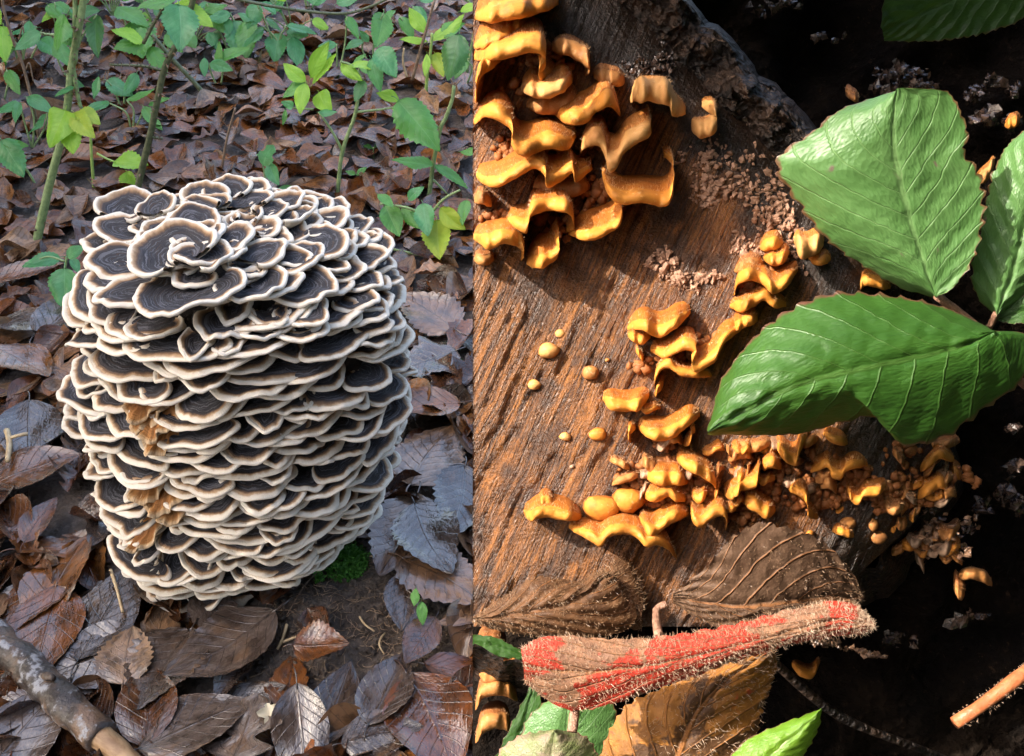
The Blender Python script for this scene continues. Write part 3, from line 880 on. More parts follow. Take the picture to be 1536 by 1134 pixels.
# ------------------------------------------------------------------ living plants behind and beside the stump
def leaf_frame(p, ang, face=.5, lean=0.0, rollv=0.0):
    """leaf on a plant: ang = picture direction of the tip, face 0 = looks at the sky, 1 = looks at the camera"""
    a = math.radians(ang)
    y = nrm(math.cos(a) * AX_R + math.sin(a) * AX_U * 1.0 + lean * (-AX_D))
    nn_ = nrm((1 - face) * np.array([0, -.15, 1.0]) + face * (-AX_D))
    x = nrm(np.cross(y, nn_)); z_ = np.cross(x, y)
    x2 = x * math.cos(rollv) + z_ * math.sin(rollv); z2 = np.cross(x2, y)
    return frame(x2, y, z2, p)
plant_g = np.random.default_rng(55)
def plant(name, label, base_px, stems, leaves, mat_stem='stem_green', group=None, prickles=0, cat='plant', Y=None):
    """stems: list of (points px, radius px, material or None); leaves: (px, py = leaf base, length px, angle, width ratio, material, shape)"""
    b = gnd(*base_px) if Y is None else atY(base_px[0], base_px[1], Y)
    b[2] = gz(b[0], b[1]) - .004
    Yb = b[1]
    root = empty(name, b, label, cat, group)
    sc = ((b - CAM) @ AX_D) / K
    for (pts, r, mk) in stems:
        P = [atY(x, y, Yb + (q[0] if q else 0)) for (x, y, *q) in pts]
        if pts[0] == tuple(base_px) or pts[0][:2] == tuple(base_px): P[0] = b
        P = catmull(P, max(8, 5 * len(P)))
        V, F, U = tube_arr(P, np.linspace(r, r * .7, len(P)) * sc, 7, .06, 9)
        stem_o = world_part('stem', V, F, U, M[mk or mat_stem], root)
        if prickles:
            for q in range(int(prickles)):
                i = int(plant_g.integers(1, len(P) - 1)); d = nrm(np.cross(P[i] - P[i - 1], plant_g.normal(0, 1, 3)))
                tv, tf, tu = tube_arr(np.array([P[i] + d * r * sc * .7, P[i] + d * r * sc * 1.5, P[i] + d * r * sc * 2.4]), np.array([.35, .18, .02]) * r * sc, 5)
                pk = world_part('prickle', tv, tf, tu, M['stem_brown'], root); pk.parent = stem_o
    for (px, py, Lp, ang, wr, mk, sh, *ex) in leaves:
        face = ex[0] if ex else plant_g.uniform(.25, .7)
        p = atY(px, py, Yb + (ex[1] if len(ex) > 1 else plant_g.uniform(-.02, .02)))
        L = Lp * sc
        V, F, U = leaf_arr(L, L * wr, sh, int(px * 3 + py * 5 + ang), 34, 13, plant_g.uniform(-.35, .15), plant_g.uniform(.05, .4), plant_g.uniform(-.3, .05), .11, L * .022, 8, 2.0, petiole=.12)
        Mx = Matrix.Translation(-Vector(root.location)) @ leaf_frame(p, ang, face, plant_g.uniform(-.1, .35), plant_g.normal(0, .25))
        obj('leaf', mesh('leaf', V, F, U), M[mk], root, Mx)
    return root

plant('bramble_plant', 'tall pale hairy bramble cane with crumpled yellow-green leaf', (50, 378),
      [([(50, 378), (72, 285), (97, 185), (108, 95), (122, 20), (130, -40)], 6.5, None), ([(108, 95), (118, 150), (123, 165)], 3.5, None), ([(106, 50), (75, 52), (55, 48)], 2.5, None), ([(112, 95), (113, 40), (112, -20)], 4, None)],
      [(98, 165, 56, 250, .75, 'g_lime', 'heart', .75, -.02), (110, 168, 52, 312, .6, 'g_yellow', 'serrate', .6, -.025), (105, 180, 50, 280, .7, 'g_lime', 'serrate', .9, -.02), (115, 168, 38, 335, .8, 'g_yellow', 'serrate', .6, -.02),
       (95, 20, 55, 265, .55, 'g_mid', 'lance', .9), (110, 130, 30, 200, .5, 'g_blue', 'serrate'), (60, 48, 40, 220, .6, 'g_blue', 'serrate'), (100, 120, 26, 340, .6, 'g_blue', 'serrate')], prickles=26)
plant('bramble_plant', 'dark green prickly bramble cane rising behind the stump with one pale toothed leaf', (195, 335),
      [([(195, 335), (208, 275), (228, 190), (245, 108), (262, 72), (278, 40), (296, -25)], 5.5, None), ([(246, 106), (215, 99), (165, 97)], 2.4, None), ([(215, 65), (228, 40), (243, 12), (236, -6)], 2.5, None), ([(243, 10), (258, 22), (272, 30)], 2, None), ([(243, 12), (215, 2)], 2, None), ([(225, 205), (244, 208)], 2.5, None)],
      [(268, 6, 66, 275, .75, 'g_blue', 'serrate', .95, -.03), (282, 10, 45, 320, .6, 'g_lime', 'serrate', .5), (245, 100, 14, 140, .5, 'g_mid', 'lance'), (262, -2, 50, 200, .6, 'g_mid', 'serrate')], mat_stem='stem_dark', prickles=34)
plant('bramble_plant', 'slanting dark bramble cane crossing behind the prickly one', (328, 160),
      [([(328, 160), (290, 122), (262, 92), (228, 52)], 4, None)], [(232, 55, 60, 200, .7, 'g_mid', 'serrate', .6), (215, 62, 45, 160, .6, 'g_lime', 'serrate'), (225, 70, 46, 300, .6, 'g_mid', 'serrate')], mat_stem='stem_dark', prickles=12)
plant('bramble_seedling', 'yellow-green stalk with lobed yellow-green leaf beside the prickly cane', (141, 288),
      [([(141, 288), (137, 230), (136, 200)], 2.6, 'stem_lime'), ([(145, 230), (160, 238), (180, 246)], 1.8, 'stem_lime')], [(172, 243, 58, 350, .75, 'g_lime', 'serrate', .5), (190, 258, 36, 290, .7, 'g_lime', 'serrate', .6)])
plant('bramble_seedling', 'forked green seedling with a fan of bright lime leaves at its top', (505, 298),
      [([(505, 298), (513, 230), (533, 170), (540, 113)], 3.4, None), ([(513, 225), (497, 195), (478, 168)], 2.2, None), ([(540, 113), (527, 98), (510, 92)], 2, None), ([(535, 168), (565, 165), (592, 161)], 2, None), ([(470, 164), (440, 162)], 1.8, None)],
      [(458, 122, 40, 140, .55, 'g_lime', 'beech', .7), (457, 124, 38, 215, .55, 'g_mid', 'beech', .6), (458, 124, 46, 262, .5, 'g_lime', 'beech', .7), (466, 118, 58, 58, .38, 'g_lime', 'lance', .8), (470, 126, 55, 45, .45, 'g_lime', 'beech', .6),
       (478, 138, 34, 300, .85, 'g_lime', 'heart', .9), (525, 97, 40, 350, .65, 'g_lime', 'beech', .5), (512, 95, 38, 320, .5, 'g_lime', 'serrate'), (545, 120, 34, 250, .55, 'g_dark', 'serrate', .9), (556, 88, 46, 285, .55, 'g_blue', 'serrate', .8), (568, 70, 50, 300, .7, 'g_blue', 'serrate', .8),
       (478, 168, 26, 0, .6, 'g_blue', 'beech', .5), (440, 160, 18, 160, .7, 'g_blue', 'heart'), (428, 163, 24, 260, .3, 'g_mid', 'lance')])
plant('bramble_plant', 'dry-tipped green stalk with a big drooping toothed leaf', (642, 300),
      [([(642, 300), (650, 245), (661, 192), (668, 178), (678, 150), (681, 128)], 3.6, None), ([(661, 195), (641, 174)], 1.8, None), ([(650, 270), (672, 292)], 2, None), ([(681, 128), (676, 118)], 1.6, 'stem_brown'), ([(681, 130), (690, 120)], 1.2, 'stem_brown')],
      [(597, 150, 92, 310, .62, 'g_mid', 'serrate', .85), (600, 152, 36, 160, .5, 'g_lime', 'lance', .7), (650, 248, 62, 175, .45, 'g_mid', 'serrate', .45), (652, 248, 60, 325, .35, 'g_mid', 'serrate', .45), (690, 228, 40, 0, .35, 'g_mid', 'lance', .3)])
plant('bramble_seedling', 'slender stalk topped with large pale lime leaves and a drooping lime cluster', (638, 158),
      [([(638, 158), (641, 110), (646, 75), (648, 50)], 2.8, 'stem_lime'), ([(618, 120), (632, 70), (652, 0)], 2.6, 'stem_brown')],
      [(645, 62, 64, 38, .38, 'g_lime', 'lance', .9), (640, 50, 44, 125, .5, 'g_lime', 'lance', .9), (642, 62, 42, 180, .32, 'g_lime', 'lance', .7), (652, 80, 40, 290, .6, 'g_yellow', 'serrate', .8), (640, 80, 36, 265, .35, 'g_lime', 'lance', .8), (688, 50, 68, 255, .65, 'g_dark', 'serrate', .9), (662, 55, 40, 30, .7, 'g_mid', 'serrate', .6), (690, 16, 40, 10, .5, 'g_lime', 'beech')])
plant('bramble_seedling', 'small seedling with two holed bluish leaves just behind the stump top', (402, 292),
      [([(402, 292), (397, 262), (394, 246)], 1.9, None), ([(396, 255), (408, 250)], 1.4, None)], [(394, 248, 34, 60, .75, 'g_blue', 'torn', .8), (404, 246, 36, 295, .6, 'g_blue', 'serrate', .9), (412, 285, 30, 10, .4, 'g_mid', 'lance', .4)])
plant('bramble_seedling', 'bluish toothed three-leaf seedling at the left flank of the stump', (95, 455),
      [([(95, 455), (97, 410), (100, 385)], 2.4, None), ([(97, 392), (75, 385), (60, 388)], 1.8, None)], [(97, 402, 64, 268, .78, 'g_blue', 'serrate', .85, -.03), (90, 385, 54, 195, .55, 'g_blue', 'serrate', .35), (100, 385, 30, 30, .7, 'g_blue', 'serrate', .4), (108, 388, 26, 300, .6, 'g_blue', 'serrate', .7)])
plant('bramble_seedling', 'single broad bluish toothed leaf on a stalk above brown litter', (60, 290),
      [([(60, 290), (45, 262), (30, 240)], 2.2, None)], [(2, 210, 62, 300, .72, 'g_blue', 'serrate', .8), (0, 212, 46, 350, .35, 'g_mid', 'lance', .3)])
plant('bramble_plant', 'sprawling bramble with a spotted yellow leaf and dark green leaves', (636, 392),
      [([(636, 392), (640, 360), (640, 320)], 2.8, None), ([(636, 385), (668, 412), (712, 455)], 3.2, None), ([(636, 384), (608, 378), (590, 374)], 2.6, None), ([(640, 325), (612, 312), (570, 305)], 2.2, None), ([(640, 330), (664, 300), (690, 285)], 2.4, None), ([(614, 500), (618, 470), (632, 430), (638, 395)], 2.4, None)],
      [(655, 330, 62, 275, .75, 'g_yellow', 'serrate', .8), (660, 312, 48, 320, .6, 'g_yellow', 'beech', .6), (634, 305, 54, 280, .6, 'g_blue', 'serrate', .9), (578, 308, 56, 295, .62, 'g_mid', 'beech', .85), (566, 290, 34, 320, .5, 'g_mid', 'lance', .5), (604, 310, 48, 310, .45, 'g_mid', 'serrate', .7), (612, 300, 30, 40, .6, 'g_blue', 'beech'), (700, 300, 40, 260, .5, 'g_mid', 'serrate', .8)], prickles=10)
plant('bramble_cane', 'long arching bramble cane with few leaves near the seedlings', (700, 110),
      [([(700, 110), (712, 25), (690, -15)], 2.4, None), ([(340, -5), (400, 8), (470, 18), (520, 20), (560, 8), (600, -12)], 2.6, 'stem_dark')],
      [(470, 8, 34, 60, .8, 'g_blue', 'heart'), (420, 2, 28, 80, .7, 'g_lime', 'heart'), (505, 5, 40, 20, .6, 'g_blue', 'serrate')], prickles=8)
plant('dry_stalk', 'bare dry brown stalk leaning among the green leaves', (62, 225),
      [([(62, 225), (52, 170), (35, 100), (18, 55), (5, 10), (2, -30)], 2.6, 'stem_brown'), ([(38, 105), (44, 95), (50, 122)], 1.3, 'stem_brown'), ([(28, 60), (34, 40), (36, 50)], 1.3, 'stem_brown')], [], cat='stalk')
plant('dry_stalk', 'thin dry twig standing up behind the stump', (328, 268), [([(328, 268), (340, 210), (353, 162)], 2.2, 'stem_brown')], [], cat='stalk')
plant('dry_stalk', 'short bent dry stalk below the lime leaves', (615, 128), [([(615, 128), (605, 95), (606, 72)], 2.2, 'straw')], [], cat='stalk')
# lower green thicket in the distance, leaf by leaf where it shows
back = [(145, 22, 62, 270, .45, 'g_dark'), (205, 30, 70, 285, .75, 'g_mid'), (250, 50, 40, 310, .6, 'g_mid'), (350, 30, 70, 290, .6, 'g_blue'), (372, 30, 62, 270, .6, 'g_mid'), (395, 40, 46, 225, .6, 'g_blue'), (420, 50, 44, 260, .8, 'g_blue'), (440, 55, 48, 280, .6, 'g_blue'),
        (345, 20, 36, 200, .6, 'g_blue'), (385, 5, 40, 250, .7, 'g_blue'), (330, 90, 50, 20, .5, 'g_mid'), (315, 95, 40, 340, .5, 'g_blue'), (430, 38, 46, 345, .5, 'g_blue'), (520, 25, 36, 300, .6, 'g_mid'), (575, 20, 60, 260, .6, 'g_mid'), (600, 25, 40, 300, .5, 'g_mid'),
        (545, 62, 30, 200, .6, 'g_blue'), (505, 66, 28, 190, .6, 'g_blue'), (540, 100, 36, 330, .4, 'g_mid'), (175, 10, 60, 330, .6, 'g_mid'), (160, 120, 48, 330, .6, 'g_blue'), (205, 110, 40, 240, .5, 'g_blue'), (215, 160, 50, 310, .4, 'g_mid'), (165, 155, 44, 200, .5, 'g_blue'), (190, 150, 46, 20, .4, 'g_mid'),
        (40, 145, 46, 330, .5, 'g_blue'), (30, 155, 40, 200, .5, 'g_blue'), (10, 105, 44, 300, .5, 'g_mid'), (60, 60, 50, 320, .6, 'g_blue'), (85, 65, 46, 300, .6, 'g_mid'), (55, 40, 42, 200, .5, 'g_blue'), (20, 60, 46, 250, .5, 'g_mid'), (5, 40, 60, 280, .5, 'g_lime'), (70, 170, 40, 230, .5, 'g_blue'), (100, 60, 40, 45, .5, 'g_mid'), (250, 25, 50, 30, .6, 'g_lime'), (310, 5, 50, 300, .6, 'g_mid'), (620, 10, 40, 300, .6, 'g_blue'), (700, 90, 36, 240, .5, 'g_mid')]
bg_ = np.random.default_rng(12)
NB = [(75, 150, 'beside the pale hairy cane'), (20, 230, 'near the single broad bluish leaf'), (240, 60, 'around the dark prickly cane'), (320, 110, 'beside the slanting dark cane'), (400, 60, 'under the arching bramble cane'), (510, 120, 'behind the lime-leaved seedling'), (640, 80, 'around the stalk with pale lime leaves'), (690, 180, 'near the dry-tipped stalk')]
def far_label(px, py, n_l, cols):
    near = min(NB, key=lambda q: (q[0] - px) ** 2 + (q[1] - py) ** 2)[2]
    tint = 'bluish' if cols.count('g_blue') * 2 >= len(cols) else 'lime-tinted' if 'g_lime' in cols else 'mid-green'
    lab = '%s%s bramble seedling in the far undergrowth %s' % ('bushy ' if n_l > 6 else 'sparse ' if n_l < 4 else '', tint, near)
    return lab, 'far seedlings: ' + lab
clusters = {}
for lf in back:
    clusters.setdefault((int(lf[0] // 75), int(lf[1] // 70)), []).append(lf)
for (ci, cj), ls in clusters.items():
    bx = float(np.mean([l[0] for l in ls])) + bg_.uniform(-8, 8); by = max(l[1] for l in ls) + bg_.uniform(38, 60)
    stems = []; leaves = []
    for l in ls:
        stems.append(([(bx, by), ((bx + l[0]) / 2 + bg_.uniform(-10, 10), (by + l[1]) / 2 - 8), (l[0], l[1])], 1.7, None))
        leaves.append((*l, 'serrate' if bg_.random() < .8 else 'beech', bg_.uniform(.35, .8)))
        if bg_.random() < .7: leaves.append((l[0] + bg_.uniform(-14, 14), l[1] + bg_.uniform(-10, 16), l[2] * .7, l[3] + bg_.choice([-70, 70]), l[4], l[5], 'beech', bg_.uniform(.3, .7)))
    fl = far_label(bx, by - 60, len(leaves), [l[5] for l in leaves]); plant('bramble_seedling', fl[0], (bx, by), stems, leaves, group=fl[1])
# undergrowth beyond, seen only as a green fringe
for i in range(30):
    px = bg_.uniform(-30, 720); Yb = bg_.uniform(2.6, 4.2)
    x_ = (px - 768) / K * (Yb / .95); b = np.array([x_ * 1.1, Yb, 0.0])
    bqx, bqy, _ = proj(b)
    stems = []; leaves = []
    for q in range(int(bg_.integers(5, 9))):
        lx, ly = bqx + bg_.uniform(-45, 45), bqy - bg_.uniform(20, 75)
        stems.append(([(bqx, bqy), ((bqx + lx) / 2, (bqy + ly) / 2 - 8), (lx, ly)], 1.2, None))
        leaves.append((lx, ly, bg_.uniform(24, 42), bg_.uniform(180, 360), bg_.uniform(.45, .75), ['g_blue', 'g_mid', 'g_lime', 'g_blue', 'g_dark'][int(bg_.integers(0, 5))], 'serrate', bg_.uniform(.2, .7)))
    fl = far_label(bqx, bqy - 40, len(leaves), [l[5] for l in leaves]); plant('bramble_seedling', fl[0], (bqx, bqy), stems, leaves, group=fl[1], Y=Yb)
# tiny seedling in the foreground
plant('tiny_seedling', 'tiny seedling with two glossy green leaves on the bare soil', (640, 935), [([(640, 935), (628, 905), (618, 890)], 1.3, None)], [(624, 882, 26, 265, .55, 'g_mid', 'lance', .8), (632, 902, 34, 275, .5, 'g_mid', 'beech', .85)])
for (px, py) in ((535, 275), (560, 235)):
    plant('tiny_seedling', 'tiny green sprout between dead leaves behind the stump', (px, py), [([(px, py), (px, py - 14)], 1.2, None)], [(px, py - 12, 20, 40, .5, 'g_mid', 'lance', .5), (px, py - 12, 18, 160, .5, 'g_mid', 'lance', .5)], group='sprouts behind the stump')

# ------------------------------------------------------------------ right: sawn log end with orange brackets, on the earth bank
KP = D0 / K                                # metres per photograph pixel at the cut face
k = Mt('sawn_wet_wood')
u = k.sep(k.uv()); X_, Y_ = u[0], u[1]      # in hundreds of photograph pixels
across = k.math('ADD', k.math('MULTIPLY', X_, .90), k.math('MULTIPLY', Y_, .42))
along = k.math('SUBTRACT', k.math('MULTIPLY', X_, .42), k.math('MULTIPLY', Y_, .90))
wob = k.noise(k.comb(X_, Y_, 0.0), .8, 2)
across = k.math('ADD', across, k.math('MULTIPLY', wob, .12))
s1 = k.noise(k.comb(k.math('MULTIPLY', across, 17.0), k.math('MULTIPLY', along, .8), 0.0), 1.0, 4, .6)
s2 = k.noise(k.comb(k.math('MULTIPLY', across, 48.0), k.math('MULTIPLY', along, 3.0), 3.0), 1.0, 3, .6)
b1 = k.noise(k.comb(X_, Y_, 5.0), 1.5, 4, .6)
b2 = k.noise(k.comb(X_, Y_, 9.0), 22.0, 3, .6)
col = k.mix(k.mapr(s1, .36, .66), (.040, .013, .003), (.19, .068, .012))
col = k.mix(k.mapr(s2, .48, .72, 0, .7), col, (.30, .115, .024))
col = k.mix(k.mapr(b1, .45, .66, 0, .85), col, (.035, .014, .006))
col = k.mix(k.mapr(b2, .58, .70, 0, .75), col, (.030, .013, .007))
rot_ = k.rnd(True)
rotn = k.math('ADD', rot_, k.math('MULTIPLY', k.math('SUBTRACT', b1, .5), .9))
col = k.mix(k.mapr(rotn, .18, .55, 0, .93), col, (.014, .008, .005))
hb = k.math('ADD', k.math('MULTIPLY', s1, .8), k.math('ADD', k.math('MULTIPLY', s2, .6), k.math('MULTIPLY', b2, .9)))
M['wood'] = k.done(k.pbr(col, k.mapr(b2, .4, .7, .30, .55), k.bump(hb, .9, .0012), **{'Specular IOR Level': .5}))
k = Mt('wet_bark')
co = k.geo_co()
n1 = k.noise(co, 90, 5, .65); n2 = k.vor(co, 420); n3 = k.noise(co, 700, 3, .6)
col = k.mix(k.mapr(n1, .42, .62), (.010, .007, .006), (.045, .026, .017))
col = k.mix(k.mapr(n3, .58, .70, 0, .7), col, (.16, .10, .065))
M['bark'] = k.done(k.pbr(col, .5, k.bump(k.math('ADD', k.math('MULTIPLY', n2, .9), k.math('MULTIPLY', n3, .8)), 1.0, .0025), **{'Specular IOR Level': .25}))

def m_orange(name, rim, top, dark, rough=.68):
    k = Mt(name)
    u = k.sep(k.uv()); d = u[1]
    co = k.obj_co()
    n1 = k.noise(co, 160, 4, .6); n2 = k.noise(co, 700, 3, .6)
    col = k.mix(k.mapr(d, .62, 1.0), top, rim)
    col = k.mix(k.mapr(n1, .48, .68, 0, .55), col, dark)
    col = k.mix(k.mapr(n2, .58, .72, 0, .35), col, k.mix(.5, rim, (.9, .7, .4)))
    und = k.math('GREATER_THAN', d, 1.5)
    col = k.mix(k.math('MULTIPLY', und, .75), col, k.mix(.35, top, dark))
    nb = k.bump(k.math('ADD', n1, k.math('MULTIPLY', n2, .6)), .45, .0007)
    return k.done(k.pbr(col, rough, nb, **{'Specular IOR Level': .4}))
M['orange'] = m_orange('orange_fungus', (.50, .190, .022), (.33, .098, .008), (.18, .048, .005))
M['orange_pale'] = m_orange('pale_orange_fungus', (.52, .26, .080), (.38, .135, .020), (.28, .085, .010))
M['orange_brown'] = m_orange('brownish_fungus', (.34, .14, .035), (.24, .080, .018), (.11, .036, .012))
M['whitish'] = m_orange('whitish_debris', (.30, .19, .12), (.22, .12, .07), (.10, .05, .03))

log = empty('sawn_log', at(1000, 500, D0 + .05), 'sawn log end of wet brown wood with orange fungus brackets growing on it', 'log')
LV = np.array(log.location)
YB = np.array([-60, 60, 150, 230, 330, 430, 560, 680, 780, 860, 940.])
XB = np.array([905, 1000, 1085, 1170, 1265, 1335, 1385, 1405, 1375, 1290, 1150.])
def face_d(px, py):
    px = np.asarray(px, float); py = np.asarray(py, float)
    c_ = px * .9 + py * .42 + 9 * fbm(px / 120, py / 120, 0, 61, 2); a_ = px * .42 - py * .9
    ridge = fbm(c_ / 6.5, a_ / 120, 0, 62, 3)
    lump = fbm(px / 90, py / 90, 0, 66, 3); fine = fbm(px / 9, py / 9, 0, 69, 2)
    edge = np.clip(1 - (np.interp(py, YB, XB) - px) / 110, 0, 1)
    return D0 + .0006 * ridge + .0012 * lump + .00035 * fine + .010 * edge ** 2
nr_, ncx = 190, 150
py_ = np.linspace(-60, 940, nr_); cc_ = np.linspace(0, 1, ncx)
PX = 709 + (np.interp(py_, YB, XB)[:, None] - 709) * cc_[None, :]; PY = np.repeat(py_[:, None], ncx, 1)
DD = face_d(PX, PY)
PW = CAM + DD[..., None] * (AX_D + ((PX - 768) / K)[..., None] * AX_R + ((567 - PY) / K)[..., None] * AX_U)
V = PW.reshape(-1, 3); U = np.stack([PX.ravel() / 100, PY.ravel() / 100], 1); F = gridF(nr_, ncx)
F = [f[::-1] for f in F]
# flat-sawn left flank of the log
off = len(V); flank = []
for i in range(nr_):
    flank.append(CAM + (DD[i, 0] + .075) * (AX_D + SEAM * AX_R) + (567 - PY[i, 0]) / K * D0 * AX_U)
V = np.vstack([V, flank]); U = np.vstack([U, np.stack([np.full(nr_, 6.6), py_ / 100], 1)])
F += [(i * ncx, (i + 1) * ncx, off + i + 1, off + i) for i in range(nr_ - 1)]
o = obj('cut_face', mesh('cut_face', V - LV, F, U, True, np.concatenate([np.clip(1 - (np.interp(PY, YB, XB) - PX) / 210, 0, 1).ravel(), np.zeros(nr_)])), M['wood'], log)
# bark rim
nb_, nw = 260, 34
t_ = np.linspace(0, 1, nb_)
bp = catmull(np.stack([np.concatenate([XB, [950, 709]]), np.concatenate([YB, [975, 985]])], 1), nb_)
bp = bp + 14 * np.stack([fbm(bp[:, 0] / 45, bp[:, 1] / 45, 0, 91, 3), fbm(bp[:, 0] / 45, bp[:, 1] / 45, 0, 95, 3)], 1)
bp[:, 0] -= 10
tg = np.gradient(bp, axis=0); nl_ = np.stack([-tg[:, 1], tg[:, 0]], 1); nl_ = -nl_ / np.linalg.norm(nl_, axis=1)[:, None]
V = []; U = []
for j in range(nw):
    q = j / (nw - 1)
    wid = 78 * math.sin(min(q * 1.5, 1) * math.pi / 2) - 6
    pxy = bp + nl_ * (wid * np.where(bp[:, 1] > 560, np.clip(1 - (bp[:, 1] - 560) / 200, .62, 1), 1))[:, None]
    dz = D0 + .008 - .006 * math.sin(math.pi * min(q * 1.6, 1)) + .080 * max(0, q - .45) ** 1.4 * 1.9
    low = np.clip((bp[:, 1] - 380) / 160, 0, 1)
    dz = dz * (1 - low) + low * (D0 + .012 + .075 * q ** 1.1)
    amp = .0058 * math.sin(math.pi * min(q + .12, .9))
    dd_ = dz + amp * fbm(pxy[:, 0] / 34, pxy[:, 1] / 34, q * 2, 71, 4) + .0012 * fbm(pxy[:, 0] / 6, pxy[:, 1] / 6, 0, 75, 2)
    V.append(CAM + dd_[:, None] * (AX_D + ((np.maximum(pxy[:, 0], 709) - 768) / K)[:, None] * AX_R + ((567 - pxy[:, 1]) / K)[:, None] * AX_U)); U.append(pxy / 100)
V = np.vstack(V); U = np.vstack(U)
world_part('bark', V, gridF(nw, nb_), U, M['bark'], log)

fg = np.random.default_rng(3)
FZ = []
def fungus(pts, up=15, h=.010, rim=8, mk='orange', side=0, smooth=.8, name='fungus_bracket', surf=None, hb=.55):
    """shelf growing from the cut face: rim polyline in photograph pixels; it springs from the wood `up` pixels above its rim"""
    up = up * 2.0; rim = rim * 1.25; h = h * 1.0
    P = catmull(np.array(pts, float), max(16, int(np.linalg.norm(np.diff(np.array(pts, float), axis=0), axis=1).sum() / 2.2)))
    n_ = len(P); t = np.linspace(0, 1, n_)
    tap = np.sin(np.clip(np.minimum(t, 1 - t) / .28, 0, 1) * math.pi / 2) ** .8
    S = P.copy()
    for it in range(int(n_ * smooth / 2)):
        S[1:-1] = (S[:-2] + S[1:-1] * 2 + S[2:]) / 4
    ctr = S.mean(0)
    S = ctr + (S - ctr) * .94
    upv = np.array([side, -up])
    B = S + upv * (.5 + .5 * tap)[:, None]
    base_d = surf if surf is not None else face_d(np.maximum(B[:, 0], 712), B[:, 1])
    base_d = np.full(n_, float(np.mean(base_d))) if np.ndim(base_d) else base_d
    h_ = h * (.25 + .75 * tap) * (1 + .18 * vnoise(t * 7, pts[0][0] * .1, 0, 5))
    def w3(xy, dp):
        x = np.maximum(xy[:, 0], 709.5)
        return CAM + np.asarray(dp)[:, None] * (AX_D + ((x - 768) / K)[:, None] * AX_R + ((567 - xy[:, 1]) / K)[:, None] * AX_U)
    rr = rim * (.30 + .70 * tap) * (1 + .14 * vnoise(t * 9 + 3, pts[0][1] * .1, 0, 6))
    # rim normal in the picture: perpendicular to the curve, pointing away from the base
    tg_ = np.gradient(P, axis=0); nn_ = np.stack([-tg_[:, 1], tg_[:, 0]], 1); nn_ /= (np.linalg.norm(nn_, axis=1)[:, None] + 1e-9)
    rows = []; U = []
    bd = np.broadcast_to(base_d, (n_,)) + .0022
    for s in (0, .3, .6, .85):
        bul = .22 * math.sin(math.pi * s)
        xy = B * (1 - s) + P * s - nn_ * 0 + np.array([0, -1]) * (rr * s)[:, None] * .8
        rows.append(w3(xy, bd - (h_ + .0015) * (s ** hb) - h_ * bul * .2)); U.append(np.full(n_, s * .8))
    for a in np.linspace(-85, 90, 9):
        ar = math.radians(a)
        xy = P + np.array([0, 1.0]) * (rr * math.sin(ar))[:, None]
        rows.append(w3(xy, bd - h_ - rr * KP * 1.35 * math.cos(ar))); U.append(np.full(n_, 1.0))
    for s in (.7, .3, 0):
        xy = (B + np.array([0, .25 * up])) * (1 - s) + (P + np.array([0, 1]) * (rr * .5)[:, None]) * s
        rows.append(w3(xy, bd - h_ * .75 * (s ** .7))); U.append(np.full(n_, 2.0))
    V = np.vstack(rows); nrow = len(rows)
    G = V.reshape(nrow, n_, 3).copy()
    for it in range(3):
        H = G.copy()
        H[1:-1, 1:-1] = .4 * G[1:-1, 1:-1] + .2 * (G[1:-1, :-2] + G[1:-1, 2:]) + .1 * (G[:-2, 1:-1] + G[2:, 1:-1])
        G = H
    V = G.reshape(-1, 3)
    jit = .00022
    V = V + jit * np.stack([vnoise(V[:, 0] * 420, V[:, 1] * 420, V[:, 2] * 420, s) for s in (1, 2, 3)], 1) + .00008 * np.stack([vnoise(V[:, 0] * 1300, V[:, 1] * 1300, V[:, 2] * 1300, s) for s in (4, 5, 6)], 1)
    UV = np.stack([np.tile(t, nrow), np.concatenate(U)], 1)
    F = [f[::-1] for f in gridF(nrow, n_)]
    F.append(tuple(i * n_ for i in range(nrow))); F.append(tuple(i * n_ + n_ - 1 for i in range(nrow))[::-1])
    FZ.append((V[:n_ * 5], [(a_, a_ + 1, a_ + n_ + 1, a_ + n_) for r_ in range(1, 4) for a_ in range(r_ * n_, r_ * n_ + n_ - 1)]))
    return world_part(name, V, F, UV, M[mk], log)
def button(px, py, r, mk='orange', fl=.8, dep=None, name='fungus_button'):
    n1_, n2_ = 14, 10
    V = []; U = []
    d0_ = float(face_d(px, py)) if dep is None else dep
    for j in range(n2_):
        th_ = math.pi * (j + .01) / (n2_ - .98)
        for i in range(n1_):
            a = 2 * math.pi * i / n1_
            rad_ = r * math.sin(th_) * (1 + .22 * vnoise(math.cos(a) * 1.6 + px, math.sin(a) * 1.6 + py, th_, 8))
            V.append(at(px + rad_ * math.cos(a), py + rad_ * math.sin(a) * fl, d0_ - r * KP * (.35 + .8 * math.cos(th_)))); U.append((i / n1_, 1.0 if th_ < 1.2 else .5))
    F = gridF(n2_, n1_, 0, True)
    F.append(tuple(range(n1_))[::-1]); F.append(tuple((n2_ - 1) * n1_ + i for i in range(n1_)))
    return world_part(name, V, F, U, M[mk], log)

